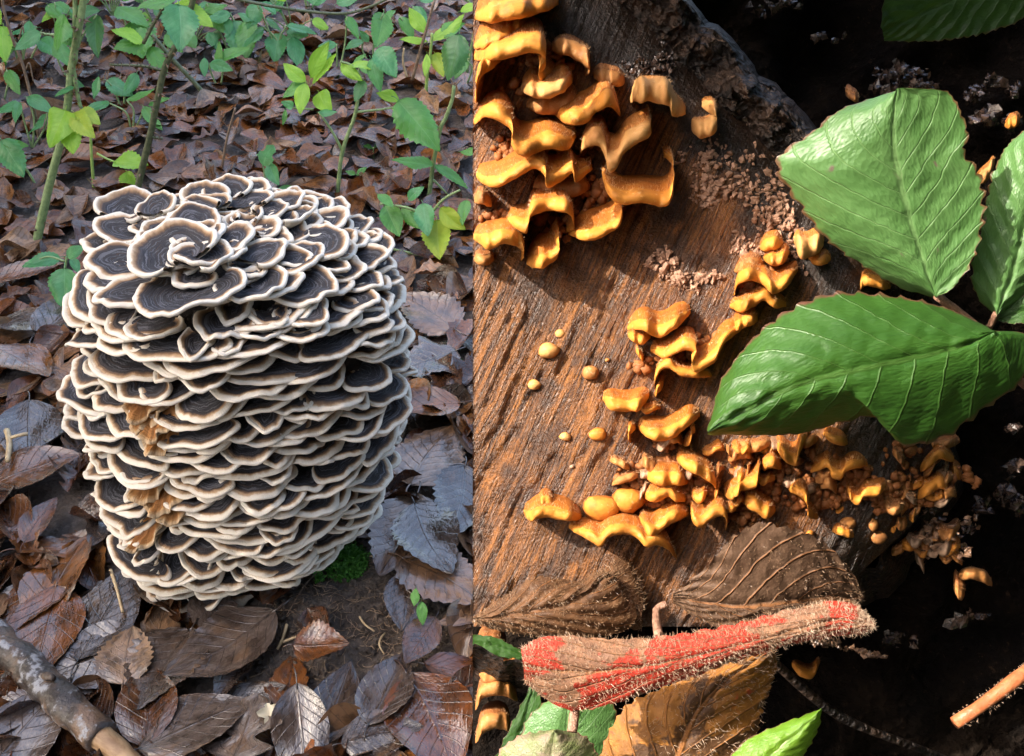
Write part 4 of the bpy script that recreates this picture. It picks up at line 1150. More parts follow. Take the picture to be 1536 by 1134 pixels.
# upper colony
fungus([(712, 26), (745, 20), (790, 12), (838, 2)], 26, .016, 13, 'orange')
fungus([(711, 70), (740, 60), (770, 46), (793, 30)], 22, .013, 8)
fungus([(711, 86), (755, 76), (793, 66), (812, 68), (819, 84), (808, 100), (815, 112), (834, 112)], 22, .016, 13)
fungus([(713, 152), (717, 112), (733, 94), (752, 88)], 10, .014, 11, side=14)
fungus([(826, 72), (853, 72), (884, 92), (878, 110)], 12, .010, 12, 'orange_brown')
fungus([(782, 132), (810, 138), (837, 133), (859, 120)], 20, .014, 10, 'orange_pale')
fungus([(790, 158), (830, 158), (868, 150)], 18, .007, 12, 'orange_brown')
fungus([(890, 112), (912, 118), (938, 122)], 12, .007, 10, 'orange_brown')
fungus([(831, 168), (853, 177), (878, 174), (897, 156), (916, 149), (930, 172)], 20, .015, 11)
fungus([(711, 184), (727, 168), (749, 170), (768, 188), (768, 210), (785, 224), (809, 216), (823, 211), (853, 216), (864, 202)], 20, .017, 11)
fungus([(869, 230), (878, 212), (897, 206), (908, 222), (912, 242), (924, 241), (938, 216), (962, 200), (976, 192), (973, 170)], 20, .017, 12, 'orange_pale')
fungus([(946, 150), (954, 137), (979, 136), (1003, 140), (1009, 156), (1028, 166)], 12, .016, 17, 'orange_pale')
fungus([(1053, 156), (1072, 166), (1073, 184), (1053, 194), (1034, 186)], 10, .011, 13, 'orange_pale', smooth=.5)
fungus([(714, 262), (727, 272), (749, 273), (782, 254), (804, 245), (818, 256), (820, 272), (842, 263), (859, 251), (864, 267), (889, 251)], 20, .015, 9)
fungus([(800, 280), (840, 284), (885, 280)], 14, .007, 12, 'orange_brown')
fungus([(902, 256), (913, 287), (935, 298), (962, 295), (998, 300), (1009, 282), (1009, 243), (995, 232)], 18, .016, 9, 'orange')
fungus([(752, 342), (768, 334), (790, 341), (796, 316), (818, 309), (848, 310), (859, 322), (861, 339), (850, 346)], 18, .016, 9)
fungus([(853, 350), (875, 354), (902, 350), (927, 334), (933, 315), (919, 301)], 22, .014, 7)
fungus([(711, 356), (733, 364), (755, 356), (777, 360), (786, 374), (782, 388)], 18, .015, 10)
fungus([(790, 394), (815, 394), (836, 380), (838, 364), (826, 357)], 24, .012, 8)
fungus([(711, 300), (722, 296), (738, 306)], 10, .009, 9, 'orange_brown')
fungus([(711, 388), (726, 392), (742, 388)], 10, .006, 7, 'orange_brown')
# middle colony
fungus([(941, 492), (963, 488), (990, 498), (1014, 485), (1036, 467)], 16, .013, 8)
fungus([(941, 503), (960, 511), (976, 505)], 12, .009, 6)
fungus([(954, 525), (960, 534), (966, 541)], 8, .006, 5)
fungus([(976, 524), (995, 532), (1012, 524), (1028, 516), (1045, 524), (1037, 544), (1047, 550), (1072, 534), (1078, 521), (1091, 505), (1118, 486)], 16, .013, 8)
fungus([(984, 592), (982, 570), (990, 552), (1003, 546), (1020, 558), (1045, 561), (1068, 563)], 10, .010, 6)
fungus([(904, 598), (919, 608), (954, 609), (973, 594)], 14, .010, 8, 'orange')
fungus([(982, 592), (987, 582), (995, 576)], 10, .008, 7)
fungus([(957, 640), (971, 650), (993, 653), (1014, 646), (1031, 633), (1050, 622)], 15, .013, 8)
fungus([(946, 662), (942, 648), (954, 640)], 8, .009, 6)
fungus([(1096, 494), (1119, 482), (1137, 479)], 12, .010, 8)
for b in ((823, 525, 16, 'orange_pale'), (841, 500, 8, 'orange_pale'), (886, 559, 13, 'orange_brown'), (801, 577, 10, 'orange_pale'), (848, 655, 9, 'orange_pale'), (896, 651, 13, 'orange'), (911, 540, 4, 'orange_brown'), (858, 700, 4, 'whitish'), (961, 726, 5, 'orange')): button(*b)
# upper right colony
fungus([(1191, 360), (1206, 374), (1236, 362)], 14, .013, 14, 'orange_pale', smooth=.4)
fungus([(1212, 386), (1228, 392), (1246, 388)], 10, .008, 7, 'orange')
fungus([(1140, 372), (1158, 366), (1175, 366)], 12, .009, 8)
fungus([(1146, 388), (1168, 391), (1184, 379)], 12, .011, 8)
fungus([(1101, 441), (1107, 421), (1125, 412), (1146, 421), (1161, 433), (1182, 421), (1197, 403)], 14, .014, 8)
fungus([(1095, 459), (1113, 460), (1128, 453), (1146, 442), (1161, 456), (1179, 456)], 12, .011, 8)
fungus([(1101, 406), (1125, 395), (1146, 398)], 10, .007, 7, 'orange_brown')
fungus([(1287, 438), (1296, 421), (1317, 424), (1335, 430)], 10, .009, 8)
fungus([(1464, 268), (1478, 264), (1492, 242)], 8, .006, 9, 'orange_pale', surf=.335)
fungus([(1508, 188), (1520, 184), (1530, 180)], 8, .006, 8, 'orange', surf=.335)
fungus([(1268, 138), (1278, 146), (1288, 150)], 8, .005, 6, 'orange_brown', surf=.335)
# lower colony
fungus([(786, 768), (794, 776), (809, 770), (831, 770), (853, 776), (872, 776)], 16, .013, 7)
fungus([(806, 758), (820, 754), (834, 760)], 12, .010, 9)
button(902, 763, 27, 'orange', .75); button(943, 751, 25, 'orange', .75)
fungus([(853, 790), (870, 798), (889, 806), (900, 812), (916, 798), (935, 795), (957, 801), (971, 814), (987, 812), (1003, 820), (1014, 836)], 16, .015, 7)
fungus([(963, 743), (984, 746), (1003, 738), (1014, 746), (1031, 749)], 12, .011, 7)
fungus([(1036, 741), (1050, 749), (1062, 738)], 10, .011, 6)
fungus([(957, 779), (976, 798), (990, 790), (1009, 776), (1034, 771)], 16, .013, 8)
fungus([(1036, 760), (1039, 776), (1053, 784), (1066, 771), (1083, 766), (1091, 779), (1088, 794)], 14, .014, 8)
fungus([(1014, 686), (1028, 697), (1053, 708), (1069, 719), (1077, 736)], 14, .013, 8)
fungus([(1085, 740), (1102, 743), (1107, 724), (1122, 713)], 12, .012, 8)
fungus([(968, 713), (987, 719), (1009, 719), (1034, 721)], 16, .010, 9, 'orange')
fungus([(962, 690), (975, 700), (990, 704)], 10, .008, 7, 'orange_brown')
fungus([(913, 690), (930, 696), (946, 704)], 6, .006, 5, 'orange_brown')
fungus([(917, 726), (935, 720), (960, 712)], 6, .006, 5, 'orange_brown')
fungus([(1086, 737), (1104, 740), (1113, 728), (1134, 722), (1140, 694)], 14, .014, 8)
fungus([(1164, 664), (1176, 683), (1194, 690), (1200, 671), (1212, 654)], 14, .014, 8)
fungus([(1140, 700), (1158, 694), (1172, 700)], 12, .010, 8)
fungus([(1215, 707), (1242, 696), (1248, 710), (1263, 713), (1269, 702), (1290, 696), (1302, 698)], 12, .013, 6)
fungus([(1182, 734), (1200, 738), (1212, 752), (1212, 770), (1227, 776)], 12, .013, 7)
fungus([(1269, 728), (1278, 748), (1290, 752), (1296, 741), (1320, 738), (1329, 726)], 12, .012, 6)
fungus([(1113, 750), (1134, 758), (1149, 770), (1164, 764)], 14, .012, 9)
fungus([(1100, 668), (1130, 672), (1160, 664)], 8, .007, 7, 'orange_brown')
fungus([(1092, 690), (1112, 680), (1128, 684)], 8, .007, 7, 'orange_brown')
fungus([(1236, 650), (1248, 659), (1272, 665)], 10, .009, 6)
fungus([(1230, 730), (1244, 724), (1256, 738)], 12, .008, 8, 'orange_brown')
fungus([(1374, 707), (1392, 696), (1410, 682), (1431, 689)], 10, .010, 7, surf=.312)
fungus([(1374, 746), (1392, 735), (1410, 724), (1428, 737)], 12, .011, 8, surf=.312)
fungus([(1424, 704), (1434, 710), (1443, 716)], 10, .008, 7, surf=.316)
fungus([(1323, 755), (1341, 766), (1356, 760)], 10, .009, 7, 'orange_brown')
fungus([(1385, 664), (1410, 668), (1440, 662)], 8, .008, 6, 'orange_brown', surf=.316)
fungus([(1338, 677), (1348, 688), (1357, 698)], 8, .008, 5, 'orange_brown')
fungus([(1248, 795), (1266, 800), (1281, 804)], 8, .007, 5)
button(1318, 806, 13, 'orange_brown'); button(1215, 800, 6, 'orange'); button(1272, 785, 14, 'orange_brown', .7); button(1310, 788, 8, 'orange_brown', 1.3)
fungus([(1437, 864), (1458, 861), (1478, 867), (1488, 876)], 6, .010, 8, 'orange_brown', surf=.330)
fungus([(1430, 880), (1440, 892), (1448, 890)], 16, .006, 8, 'orange_brown', surf=.330)
fungus([(1372, 830), (1384, 848), (1386, 858)], 8, .007, 9, 'whitish', surf=.330)
fungus([(1400, 790), (1420, 806), (1440, 788)], 10, .008, 7, 'orange_brown', surf=.322)
fungus([(1402, 818), (1416, 826), (1430, 816)], 8, .008, 9, 'whitish', surf=.322)
fungus([(1360, 806), (1374, 816), (1388, 800)], 8, .007, 7, 'whitish', surf=.318)
fungus([(1340, 780), (1352, 788), (1362, 782)], 8, .008, 8, 'orange_brown', surf=.312)
# small broken brackets crowding the lower rim
for (n_s, x0, x1, f0, f1, dy, sfc) in ((34, 950, 1250, 690, 690, 60, None), (52, 1210, 1430, 715, 745, 62, .309), (16, 1330, 1440, 800, 830, 30, .322)):
    for i in range(n_s):
        x = fg.uniform(x0, x1); y = f0 + (f1 - f0) * (x - x0) / (x1 - x0) + fg.normal(0, dy * .5)
        a = fg.normal(-.25, .5); L = fg.uniform(9, 20)
        dx_, dy_ = math.cos(a) * L, math.sin(a) * L
        fungus([(x - dx_, y - dy_), (x - dx_ * .3 + fg.normal(0, 4), y - dy_ * .3 + fg.uniform(2, 9)), (x + dx_ * .4, y + dy_ * .4 + fg.uniform(-6, 4)), (x + dx_, y + dy_)], fg.uniform(6, 11), fg.uniform(.004, .010), fg.uniform(3, 6), ['orange', 'orange_brown', 'orange', 'whitish', 'orange_brown'][int(fg.integers(0, 5))], surf=sfc)
# dim ones low on the bank
for pts in ([(713, 1002), (735, 1016), (762, 1004), (782, 990)], [(713, 1062), (724, 1038), (756, 1032), (776, 1048)], [(713, 1112), (728, 1086), (758, 1084), (768, 1100)], [(716, 968), (735, 972), (760, 970)]):
    fungus(pts, 16, .012, 10, 'orange_brown', surf=.345)
fungus([(1188, 998), (1200, 1008), (1218, 1012), (1230, 992)], 8, .007, 6, 'orange', surf=.345)

# crumbs: pinkish granules on the wood, wet pale debris at the rim
def crumbs(name, blobs, m, r0, r1, surf=None, lift=.4, irr=(.8, 1.15)):
    bag = Bag()
    for (px, py, sx, sy, nn_, rot) in blobs:
        ca, sa = math.cos(math.radians(rot)), math.sin(math.radians(rot))
        sub = [(fg.normal(0, .6), fg.normal(0, .6)) for q in range(max(3, nn_ // 14))]
        for i in range(nn_):
            c0 = sub[int(fg.integers(0, len(sub)))]
            a, b = (c0[0] + fg.normal(0, .22)) * sx, (c0[1] + fg.normal(0, .22)) * sy
            x, y = px + a * ca - b * sa, py + a * sa + b * ca
            if x < 715: continue
            r = fg.uniform(r0, r1) * KP
            d_ = (float(face_d(x, y)) if surf is None else surf + .004 * fg.normal()) - r * lift
            bag.add(ico_v * r * fg.uniform(*irr, (12, 1)) * fg.uniform(*irr, 3) + at(x, y, d_), ico_f, None, fg.random())
    V = np.vstack(bag.V) - LV
    bag.V = [V]
    o = obj(name, bag.mesh(name, irr[0] > .7), m, log); o['kind'] = 'stuff'
crumbs('brown_tissue', [(1000, 735, 60, 22, 190, 0), (1120, 730, 60, 34, 170, 0), (1230, 725, 60, 36, 150, 0), (1340, 730, 60, 40, 170, 0), (790, 110, 50, 40, 90, 0), (800, 230, 60, 30, 90, 0), (880, 250, 50, 40, 80, 0), (810, 330, 60, 22, 90, 0), (1020, 530, 50, 14, 70, -15), (1140, 420, 26, 34, 90, 0), (1000, 690, 50, 16, 90, 0)], M['orange_brown'], 3.0, 8.0, None, .5, (.75, 1.35))
M['granule'] = m_simple('pinkish_granules', (.20, .105, .062), (.31, .175, .11), 400, .7, .3, .0006)
M['debris'] = m_simple('wet_debris', (.07, .036, .022), (.20, .115, .07), 260, .22, .6, .001, coat=.5)
M['debris_dark'] = m_simple('wet_dark_debris', (.02, .013, .010), (.09, .055, .04), 260, .22, .6, .001, coat=.5)
crumbs('granules', [(1000, 400, 34, 22, 150, 30), (1055, 415, 26, 12, 60, 10), (1160, 320, 26, 60, 330, -30), (1075, 255, 40, 40, 170, 0), (1040, 300, 40, 30, 90, 0), (1120, 370, 24, 18, 80, 0), (970, 395, 14, 8, 30, 0), (1180, 275, 12, 24, 60, -30)], M['granule'], 1.6, 5.5, None, .25, (.45, 1.4))
crumbs('wet_crumbs', [(965, 105, 34, 18, 130, 15), (990, 95, 30, 14, 80, 0), (1010, 55, 26, 16, 90, 40), (1035, 60, 14, 30, 60, -20), (985, 12, 40, 12, 110, 15), (1100, 130, 14, 34, 90, -35), (1140, 185, 12, 30, 60, -35)], M['debris_dark'], 1.6, 4.6, None, 1.6, (.4, 1.5))
crumbs('rim_debris', [(1350, 760, 60, 26, 120, 20), (1400, 800, 34, 34, 110, 0), (1300, 700, 60, 20, 80, 0), (1240, 740, 70, 18, 60, 0), (1010, 668, 50, 14, 50, 0), (1260, 965, 60, 10, 60, 10), (1210, 960, 20, 10, 30, 0)], M['debris'], 2.0, 6.0, .318, .4, (.4, 1.5))
crumbs('far_debris', [(1360, 118, 36, 16, 110, 10), (1330, 130, 20, 14, 50, 0), (1490, 145, 26, 26, 120, 0), (1475, 175, 20, 12, 50, 0), (1515, 735, 20, 30, 110, 10), (1510, 640, 14, 8, 30, 0), (1440, 930, 40, 8, 20, -20), (1150, 30, 60, 20, 40, 0), (1460, 760, 20, 30, 40, 0), (1350, 960, 30, 12, 24, 0)], M['debris_dark'], 1.5, 10.0, .352, .4, (.35, 1.5))

# ------------------------------------------------------------------ leaves in front of the log
def traced(left, right, mid, dep, seed=0, nu=70, nv=33, corr=.0006, nveins=9, slope=2.6, serr=2.0, arch=0.0, th=0.0):
    """leaf from its two margins and midrib (photo px, base -> tip); dep(px,py,s,t) = distance"""
    Lp = catmull(np.array(left, float), nu); Rp = catmull(np.array(right, float), nu); Mp = catmull(np.array(mid, float), nu)
    t = np.linspace(0, 1, nu)
    V = []; U = []
    for i in range(nu):
        for s in np.linspace(-1, 1, nv):
            E = Lp[i] if s < 0 else Rp[i]
            q = Mp[i] + (E - Mp[i]) * abs(s)
            if abs(s) > .98: q = q + nrm(E - Mp[i] + 1e-6) * serr * (1.7 * ((i * .25) % 1.0) - .8 + .35 * math.sin(i * 1.7)) * min(1, 6 * t[i], 6 * (1 - t[i]))
            ph = (t[i] * nveins - abs(s) * slope) % 1.0
            d = dep(q[0], q[1], s, t[i])
            d = d - corr * (2 * abs(ph - .5) ** .7 * -1 + 1) * min(1, abs(s) * 4) * (1 - .3 * abs(s)) + corr * 1.2 * math.exp(-(s / .06) ** 2)
            V.append(at(q[0], q[1], d - arch * math.sin(math.pi * t[i]) * (1 - s * s))); U.append((s * .5 + .5, t[i]))
    V = np.array(V)
    V += ((.0004 if seed == 2 else .0002) * fbm(np.array(U)[:, 0] * 26, np.array(U)[:, 1] * 30, seed, 3, 2))[:, None] * -AX_D
    V += .0003 * np.stack([vnoise(V[:, 0] * 500, V[:, 1] * 500, V[:, 2] * 500, s + seed) for s in (1, 2, 3)], 1)
    return V, gridF(nu, nv), np.array(U)
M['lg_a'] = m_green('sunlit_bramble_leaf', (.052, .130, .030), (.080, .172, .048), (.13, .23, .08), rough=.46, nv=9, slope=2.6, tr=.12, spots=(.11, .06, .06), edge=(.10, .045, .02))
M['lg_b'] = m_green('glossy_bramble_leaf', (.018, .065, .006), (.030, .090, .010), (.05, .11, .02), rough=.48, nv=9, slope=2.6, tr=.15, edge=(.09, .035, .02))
M['lg_c'] = m_green('shade_darkened_leaf', (.012, .040, .006), (.020, .058, .009), (.035, .075, .018), rough=.5, nv=9, slope=2.6, tr=.1, edge=(.06, .03, .015))  # leaf green darkened so the shade is put into the colour
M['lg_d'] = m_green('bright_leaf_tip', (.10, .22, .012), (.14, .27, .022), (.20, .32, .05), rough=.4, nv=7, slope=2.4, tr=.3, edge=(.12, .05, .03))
M['lg_e'] = m_green('pinkish_green_leaf', (.13, .17, .05), (.22, .17, .115), (.20, .20, .10), rough=.5, tr=.2, edge=(.30, .14, .10))
M['petiole'] = m_simple('hairy_red_petiole', (.16, .075, .045), (.30, .17, .11), 500, .5)

bl = empty('bramble_leaf', at(1480, 500, .30), 'large sunlit bramble leaf of three toothed green leaflets in front of the log', 'leaf')
def rightpart(name, arr, m, root): return world_part(name, arr[0], arr[1], arr[2], m, root)
A = traced([(1405, 446), (1350, 432), (1290, 396), (1240, 360), (1200, 310), (1163, 243), (1215, 200), (1252, 168), (1300, 150), (1345, 136)],
           [(1405, 446), (1432, 430), (1458, 392), (1472, 345), (1478, 300), (1468, 258), (1448, 228), (1452, 195), (1425, 140), (1360, 130)],
           [(1405, 446), (1388, 400), (1372, 350), (1358, 300), (1346, 250), (1340, 200), (1345, 134)],
           lambda x, y, s, t: .286 - .020 * (446 - y) / 320 + .010 * s * s * np.sign(-s) * .4 + (.006 if s < 0 else .003) * s * s, 1, corr=.0004, serr=5.0)
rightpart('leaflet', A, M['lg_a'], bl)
B = traced([(1494, 497), (1440, 470), (1380, 450), (1310, 440), (1245, 440), (1192, 460), (1142, 494), (1105, 535), (1080, 575), (1062, 645)],
           [(1494, 497), (1545, 505), (1535, 570), (1475, 615), (1420, 655), (1352, 668), (1326, 628), (1270, 632), (1190, 652), (1062, 652)],
           [(1494, 497), (1440, 520), (1380, 535), (1310, 550), (1240, 565), (1170, 590), (1062, 648)],
           lambda x, y, s, t: .276 - .012 * t + .009 * s * s, 2, corr=.0008, serr=4.0, arch=.004)
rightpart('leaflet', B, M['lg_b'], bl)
C = traced([(1495, 476), (1462, 440), (1458, 395), (1470, 340), (1480, 290), (1492, 250), (1515, 212), (1560, 180)],
           [(1495, 476), (1540, 450), (1590, 400), (1620, 330), (1625, 270), (1610, 220), (1590, 195), (1565, 180)],
           [(1495, 476), (1515, 420), (1535, 350), (1550, 280), (1562, 182)],
           lambda x, y, s, t: .292 - .016 * t + .008 * s * s, 3, corr=.0008, serr=4.0)
rightpart('leaflet', C, M['lg_a'], bl)
Dd = traced([(1495, 478), (1515, 455), (1545, 440), (1590, 440)], [(1495, 480), (1520, 486), (1560, 480), (1592, 446)], [(1495, 479), (1540, 465), (1592, 443)], lambda x, y, s, t: .296 - .006 * t, 4, nu=30, nv=15)
rightpart('leaflet', Dd, M['lg_b'], bl)
for pts, r in (([(1405, 444, .287), (1440, 470, .292), (1475, 498, .296)], 6.5), ([(1494, 470, .293), (1485, 488, .297), (1475, 500, .300)], 5), ([(1475, 498, .297), (1520, 560, .315), (1600, 640, .345), (1680, 720, .40)], 6.5)):
    V, F, U = tube_arr(catmull([at(*q) for q in pts], 14), r * KP, 9, .15, 4)
    world_part('petiole', V, F, U, M['petiole'], bl)

def single_leaf(name, label, arr, m, cat='leaf', thick=0):
    c_ = arr[0].mean(0)
    o = obj(name, mesh(name, arr[0] - c_, arr[1], arr[2]), m, None, Matrix.Translation(c_))
    return tag(o, label, cat)
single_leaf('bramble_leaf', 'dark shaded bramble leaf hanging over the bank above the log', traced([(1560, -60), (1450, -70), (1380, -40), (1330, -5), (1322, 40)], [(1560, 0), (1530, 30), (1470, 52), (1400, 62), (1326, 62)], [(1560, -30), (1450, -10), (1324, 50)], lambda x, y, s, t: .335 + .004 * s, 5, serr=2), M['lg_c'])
single_leaf('bramble_leaf', 'bright green leaf tip in front of the furry orange leaf', traced([(1060, 1180), (1110, 1118), (1160, 1090), (1200, 1074), (1232, 1064)], [(1160, 1210), (1195, 1150), (1215, 1120), (1228, 1090), (1233, 1066)], [(1100, 1200), (1150, 1140), (1195, 1100), (1233, 1065)], lambda x, y, s, t: .262 + .004 * s * s, 6, nu=40, nv=15, serr=1.5), M['lg_d'])
single_leaf('bramble_leaf', 'green leaf below the red edge of the folded dead leaf', traced([(800, 1175), (780, 1120), (790, 1080), (820, 1050), (850, 1040)], [(900, 1175), (925, 1110), (922, 1060), (900, 1030), (852, 1036)], [(850, 1175), (850, 1100), (851, 1038)], lambda x, y, s, t: .315 + .004 * s * s, 7, nu=36, nv=15), M['lg_a'])
single_leaf('bramble_leaf', 'dark green leaf blade under the red folded dead leaf', traced([(700, 1200), (745, 1130), (775, 1070), (800, 1020)], [(770, 1200), (800, 1140), (815, 1080), (806, 1022)], [(735, 1200), (770, 1130), (803, 1021)], lambda x, y, s, t: .322, 8, nu=30, nv=11), M['lg_b'])
single_leaf('bramble_leaf', 'pinkish-green leaf edge in front of the green leaf below the red fold', traced([(745, 1190), (748, 1130), (770, 1108), (800, 1098), (830, 1094)], [(900, 1190), (898, 1140), (885, 1110), (860, 1098), (834, 1094)], [(820, 1190), (826, 1140), (832, 1095)], lambda x, y, s, t: .268 + .006 * s * s, 9, nu=36, nv=15, serr=2.5), M['lg_e'])
single_leaf('bramble_leaf', 'narrow dark green leaf under the brown furry leaf beside the log', traced([(709.5, 952), (740, 955), (770, 968), (792, 985)], [(709.5, 978), (740, 985), (770, 988), (791, 990)], [(709.5, 965), (745, 970), (792, 988)], lambda x, y, s, t: .318, 10, nu=24, nv=9), M['lg_b'])

# unseen leaf spray added to shade the bank's upper corner and the wood
sp = empty('added_shade_spray', at(1500, -30, .40), 'added spray of shading leaves, out of view above the bank', 'plant')
for q, (px, py, ds, ln) in enumerate(((1140, 30, .10, .075), (1230, 60, .11, .075), (1330, 20, .12, .080), (1430, 40, .12, .080), (1520, 20, .12, .080), (1290, -40, .11, .08), (1480, 95, .13, .06), (1400, -30, .12, .08), (1180, -30, .10, .08), (1540, 90, .12, .06), (1080, 262, .13, .032), (1015, 335, .14, .022), (965, 50, .10, .034), (1060, 75, .10, .034), (885, 45, .09, .022))):
    c_ = at(px, py, .36 if q < 10 else D0) + SUN * ds
    y_ = nrm(np.array([math.cos(q * 1.3), math.sin(q * 1.3), .1])); y_ = nrm(y_ - SUN * (y_ @ SUN)); x_ = np.cross(y_, SUN)
    V, F, U = leaf_arr(ln, ln * .8, 'serrate', 900 + q, 26, 11, -.1, .1, -.1, .05, .001, 8, 2.0)
    V[:, 1] -= ln * .5
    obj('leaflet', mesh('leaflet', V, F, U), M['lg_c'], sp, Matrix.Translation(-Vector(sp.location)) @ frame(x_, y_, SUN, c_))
Pq = catmull([at(1500, -30, .40)] + [at(px, py, .36) + SUN * .105 for (px, py) in ((1480, 20), (1330, 0), (1180, 0))], 20)
world_part('stem', *tube_arr(Pq, .0016, 7), M['petiole'], sp)

# dry furry leaves
def m_furry(name, stops, patch, patch2=None, nv=7, slope=3.2, pt=.52, rough=.65):
    k = Mt(name)
    a, t, v, vm, fr = veins(k, nv, slope, .09)
    co = k.geo_co()
    n1 = k.noise(co, 170, 4, .6); n2 = k.noise(co, 55, 4, .6); n3 = k.noise(co, 900, 2)
    col = k.mix(k.mapr(n1, .38, .64), stops[0], stops[1])
    if patch: col = k.mix(k.mapr(n2, pt, pt + .035), col, patch)
    if patch2: col = k.mix(k.mapr(n2, .40, .34), col, patch2)
    col = k.mix(k.math('MULTIPLY', vm, .9), col, stops[2])
    col = k.mix(k.mapr(n3, .55, .7, 0, .4), col, stops[1])
    nb = k.bump(k.math('ADD', k.math('MULTIPLY', vm, 1.0), k.math('MULTIPLY', n3, .6)), .7, .0007)
    sh = k.pbr(col, rough, nb, **{'Specular IOR Level': .35})
    return k.done(k.add_translucent(sh, col, .15))
M['fur_brown'] = m_furry('brown_furry_leaf', ((.060, .026, .010), (.12, .055, .022), (.22, .09, .03)), None)
M['fur_red'] = m_furry('red_patched_leaf', ((.17, .085, .05), (.26, .13, .07), (.30, .14, .06)), (.33, .026, .012), None, pt=.455)
M['fur_orange'] = m_furry('orange_patched_leaf', ((.20, .08, .016), (.32, .13, .022), (.28, .11, .03)), (.07, .03, .010), (.34, .03, .016), pt=.50)
M['fur_grey'] = m_furry('greyish_furry_leaf', ((.070, .036, .019), (.12, .068, .040), (.26, .11, .04)), None, nv=7, slope=3.0)
M['hair'] = m_simple('leaf_hair', (.30, .19, .12), (.46, .33, .23), 60, .4)
M['hair_dark'] = m_simple('brown_leaf_hair', (.15, .085, .045), (.26, .16, .09), 60, .4)
hg = np.random.default_rng(8)
def hairs(root, arr, nn_, ln, rad=.00005, up=(0, 0, 0), edge=False, lay=.6, mk='hair'):
    V, F, U = arr; V = np.asarray(V)
    bag = Bag()
    Fq = [f for f in F if len(f) == 4]
    for i in range(nn_):
        f = Fq[int(hg.integers(0, len(Fq)))]
        p = V[list(f)]; w_ = hg.dirichlet([1, 1, 1, 1]); q = w_ @ p
        nrm_ = nrm(np.cross(p[2] - p[0], p[3] - p[1]))
        if nrm_ @ AX_D > 0: nrm_ = -nrm_
        d = nrm(nrm_ + lay * hg.normal(0, 1, 3) + np.array(up)); L = ln * hg.uniform(.5, 1.2)
        s_ = nrm(np.cross(d, AX_D)) * rad
        b2 = q + d * L * .55; b3 = q + d * L + hg.normal(0, .12, 3) * L
        bag.add([q - s_, q + s_, b2 + s_ * .7, b2 - s_ * .7, b3], [(0, 1, 2, 3), (3, 2, 4)], None, 0)
    bag.V = [np.vstack(bag.V) - np.array(root.location)]
    o = obj('hairs', bag.mesh('hairs', False), M[mk], root); o['kind'] = 'stuff'
M['fuzz'] = m_simple('fungus_fuzz', (.34, .17, .07), (.46, .27, .13), 60, .5)
fzb = Bag()
for (V, F) in FZ:
    for i in range(int(len(F) * 1.1)):
        f = F[int(hg.integers(0, len(F)))]
        p_ = V[list(f)]; q = hg.dirichlet([1, 1, 1, 1]) @ p_
        nn_ = nrm(np.cross(p_[2] - p_[0], p_[3] - p_[1]))
        if nn_ @ AX_D > 0: nn_ = -nn_
        d = nrm(nn_ + .5 * hg.normal(0, 1, 3) + .5 * AX_U); L = .0009 * hg.uniform(.5, 1.2)
        s_ = nrm(np.cross(d, AX_D)) * .00005
        fzb.add([q - s_, q + s_, q + d * L], [(0, 1, 2)], None, 0)
fzb.V = [np.vstack(fzb.V) - LV]
tag(obj('fuzz', fzb.mesh('fuzz', False), M['fuzz'], log), kind='stuff')
def dry_leaf(label, blades, name='dry_leaf'):
    c_ = blades[0][1][0].mean(0)
    o = empty(name, c_, label, 'dead leaf')
    for (nm, arr, mk, nh, ln, up) in blades:
        world_part(nm, arr[0], arr[1], arr[2], M[mk], o)
        if nh: hairs(o, arr, nh, ln, up=up, mk='hair' if 'red' in mk or 'orange' in mk else 'hair_dark')
    return o
R1 = traced([(1010, 890), (1060, 850), (1100, 805), (1140, 785), (1180, 790), (1215, 800), (1250, 825), (1280, 860), (1295, 895)],
            [(1010, 905), (1060, 935), (1110, 950), (1160, 945), (1200, 935), (1235, 922), (1265, 912), (1285, 905), (1296, 898)],
            [(1010, 897), (1060, 905), (1110, 912), (1160, 908), (1210, 902), (1255, 898), (1296, 896)],
            lambda x, y, s, t: .283 - .012 * (1 - s) / 2 * np.sin(np.pi * t) + .008 * t, 11, nveins=7, slope=-3.0, serr=3.5, corr=.0012)
R2 = traced([(1312, 936), (1285, 908), (1240, 902), (1170, 918), (1090, 938), (1010, 952), (930, 958), (860, 954), (810, 956), (782, 972)],
            [(1312, 940), (1290, 952), (1250, 955), (1180, 968), (1110, 990), (1040, 1015), (980, 1035), (910, 1058), (845, 1064), (788, 1025)],
            [(1312, 938), (1280, 932), (1240, 932), (1170, 952), (1090, 972), (1010, 992), (930, 1004), (860, 1008), (815, 1005), (784, 998)],
            lambda x, y, s, t: .272 - .006 * np.cos(s * 1.2) - .004 * t, 12, serr=2.5, corr=.0006, nveins=6, slope=2)
R3 = traced([(1200, 915), (1215, 900), (1250, 895), (1285, 905), (1306, 930)], [(1200, 930), (1230, 950), (1265, 955), (1295, 952), (1308, 940)], [(1200, 922), (1250, 925), (1307, 935)], lambda x, y, s, t: .278 + .002 * s, 13, nu=30, nv=15)
dry_leaf('dead furry bramble leaf folded over with a red-patched edge, below the orange brackets', [('upper_blade', R1, 'fur_grey', 1500, .0008, -.3 * AX_U * 0), ('red_fold', R2, 'fur_red', 6500, .0013, .5 * AX_U - .2 * AX_R), ('torn_tip', R3, 'fur_brown', 300, .0015, 0 * AX_U)])
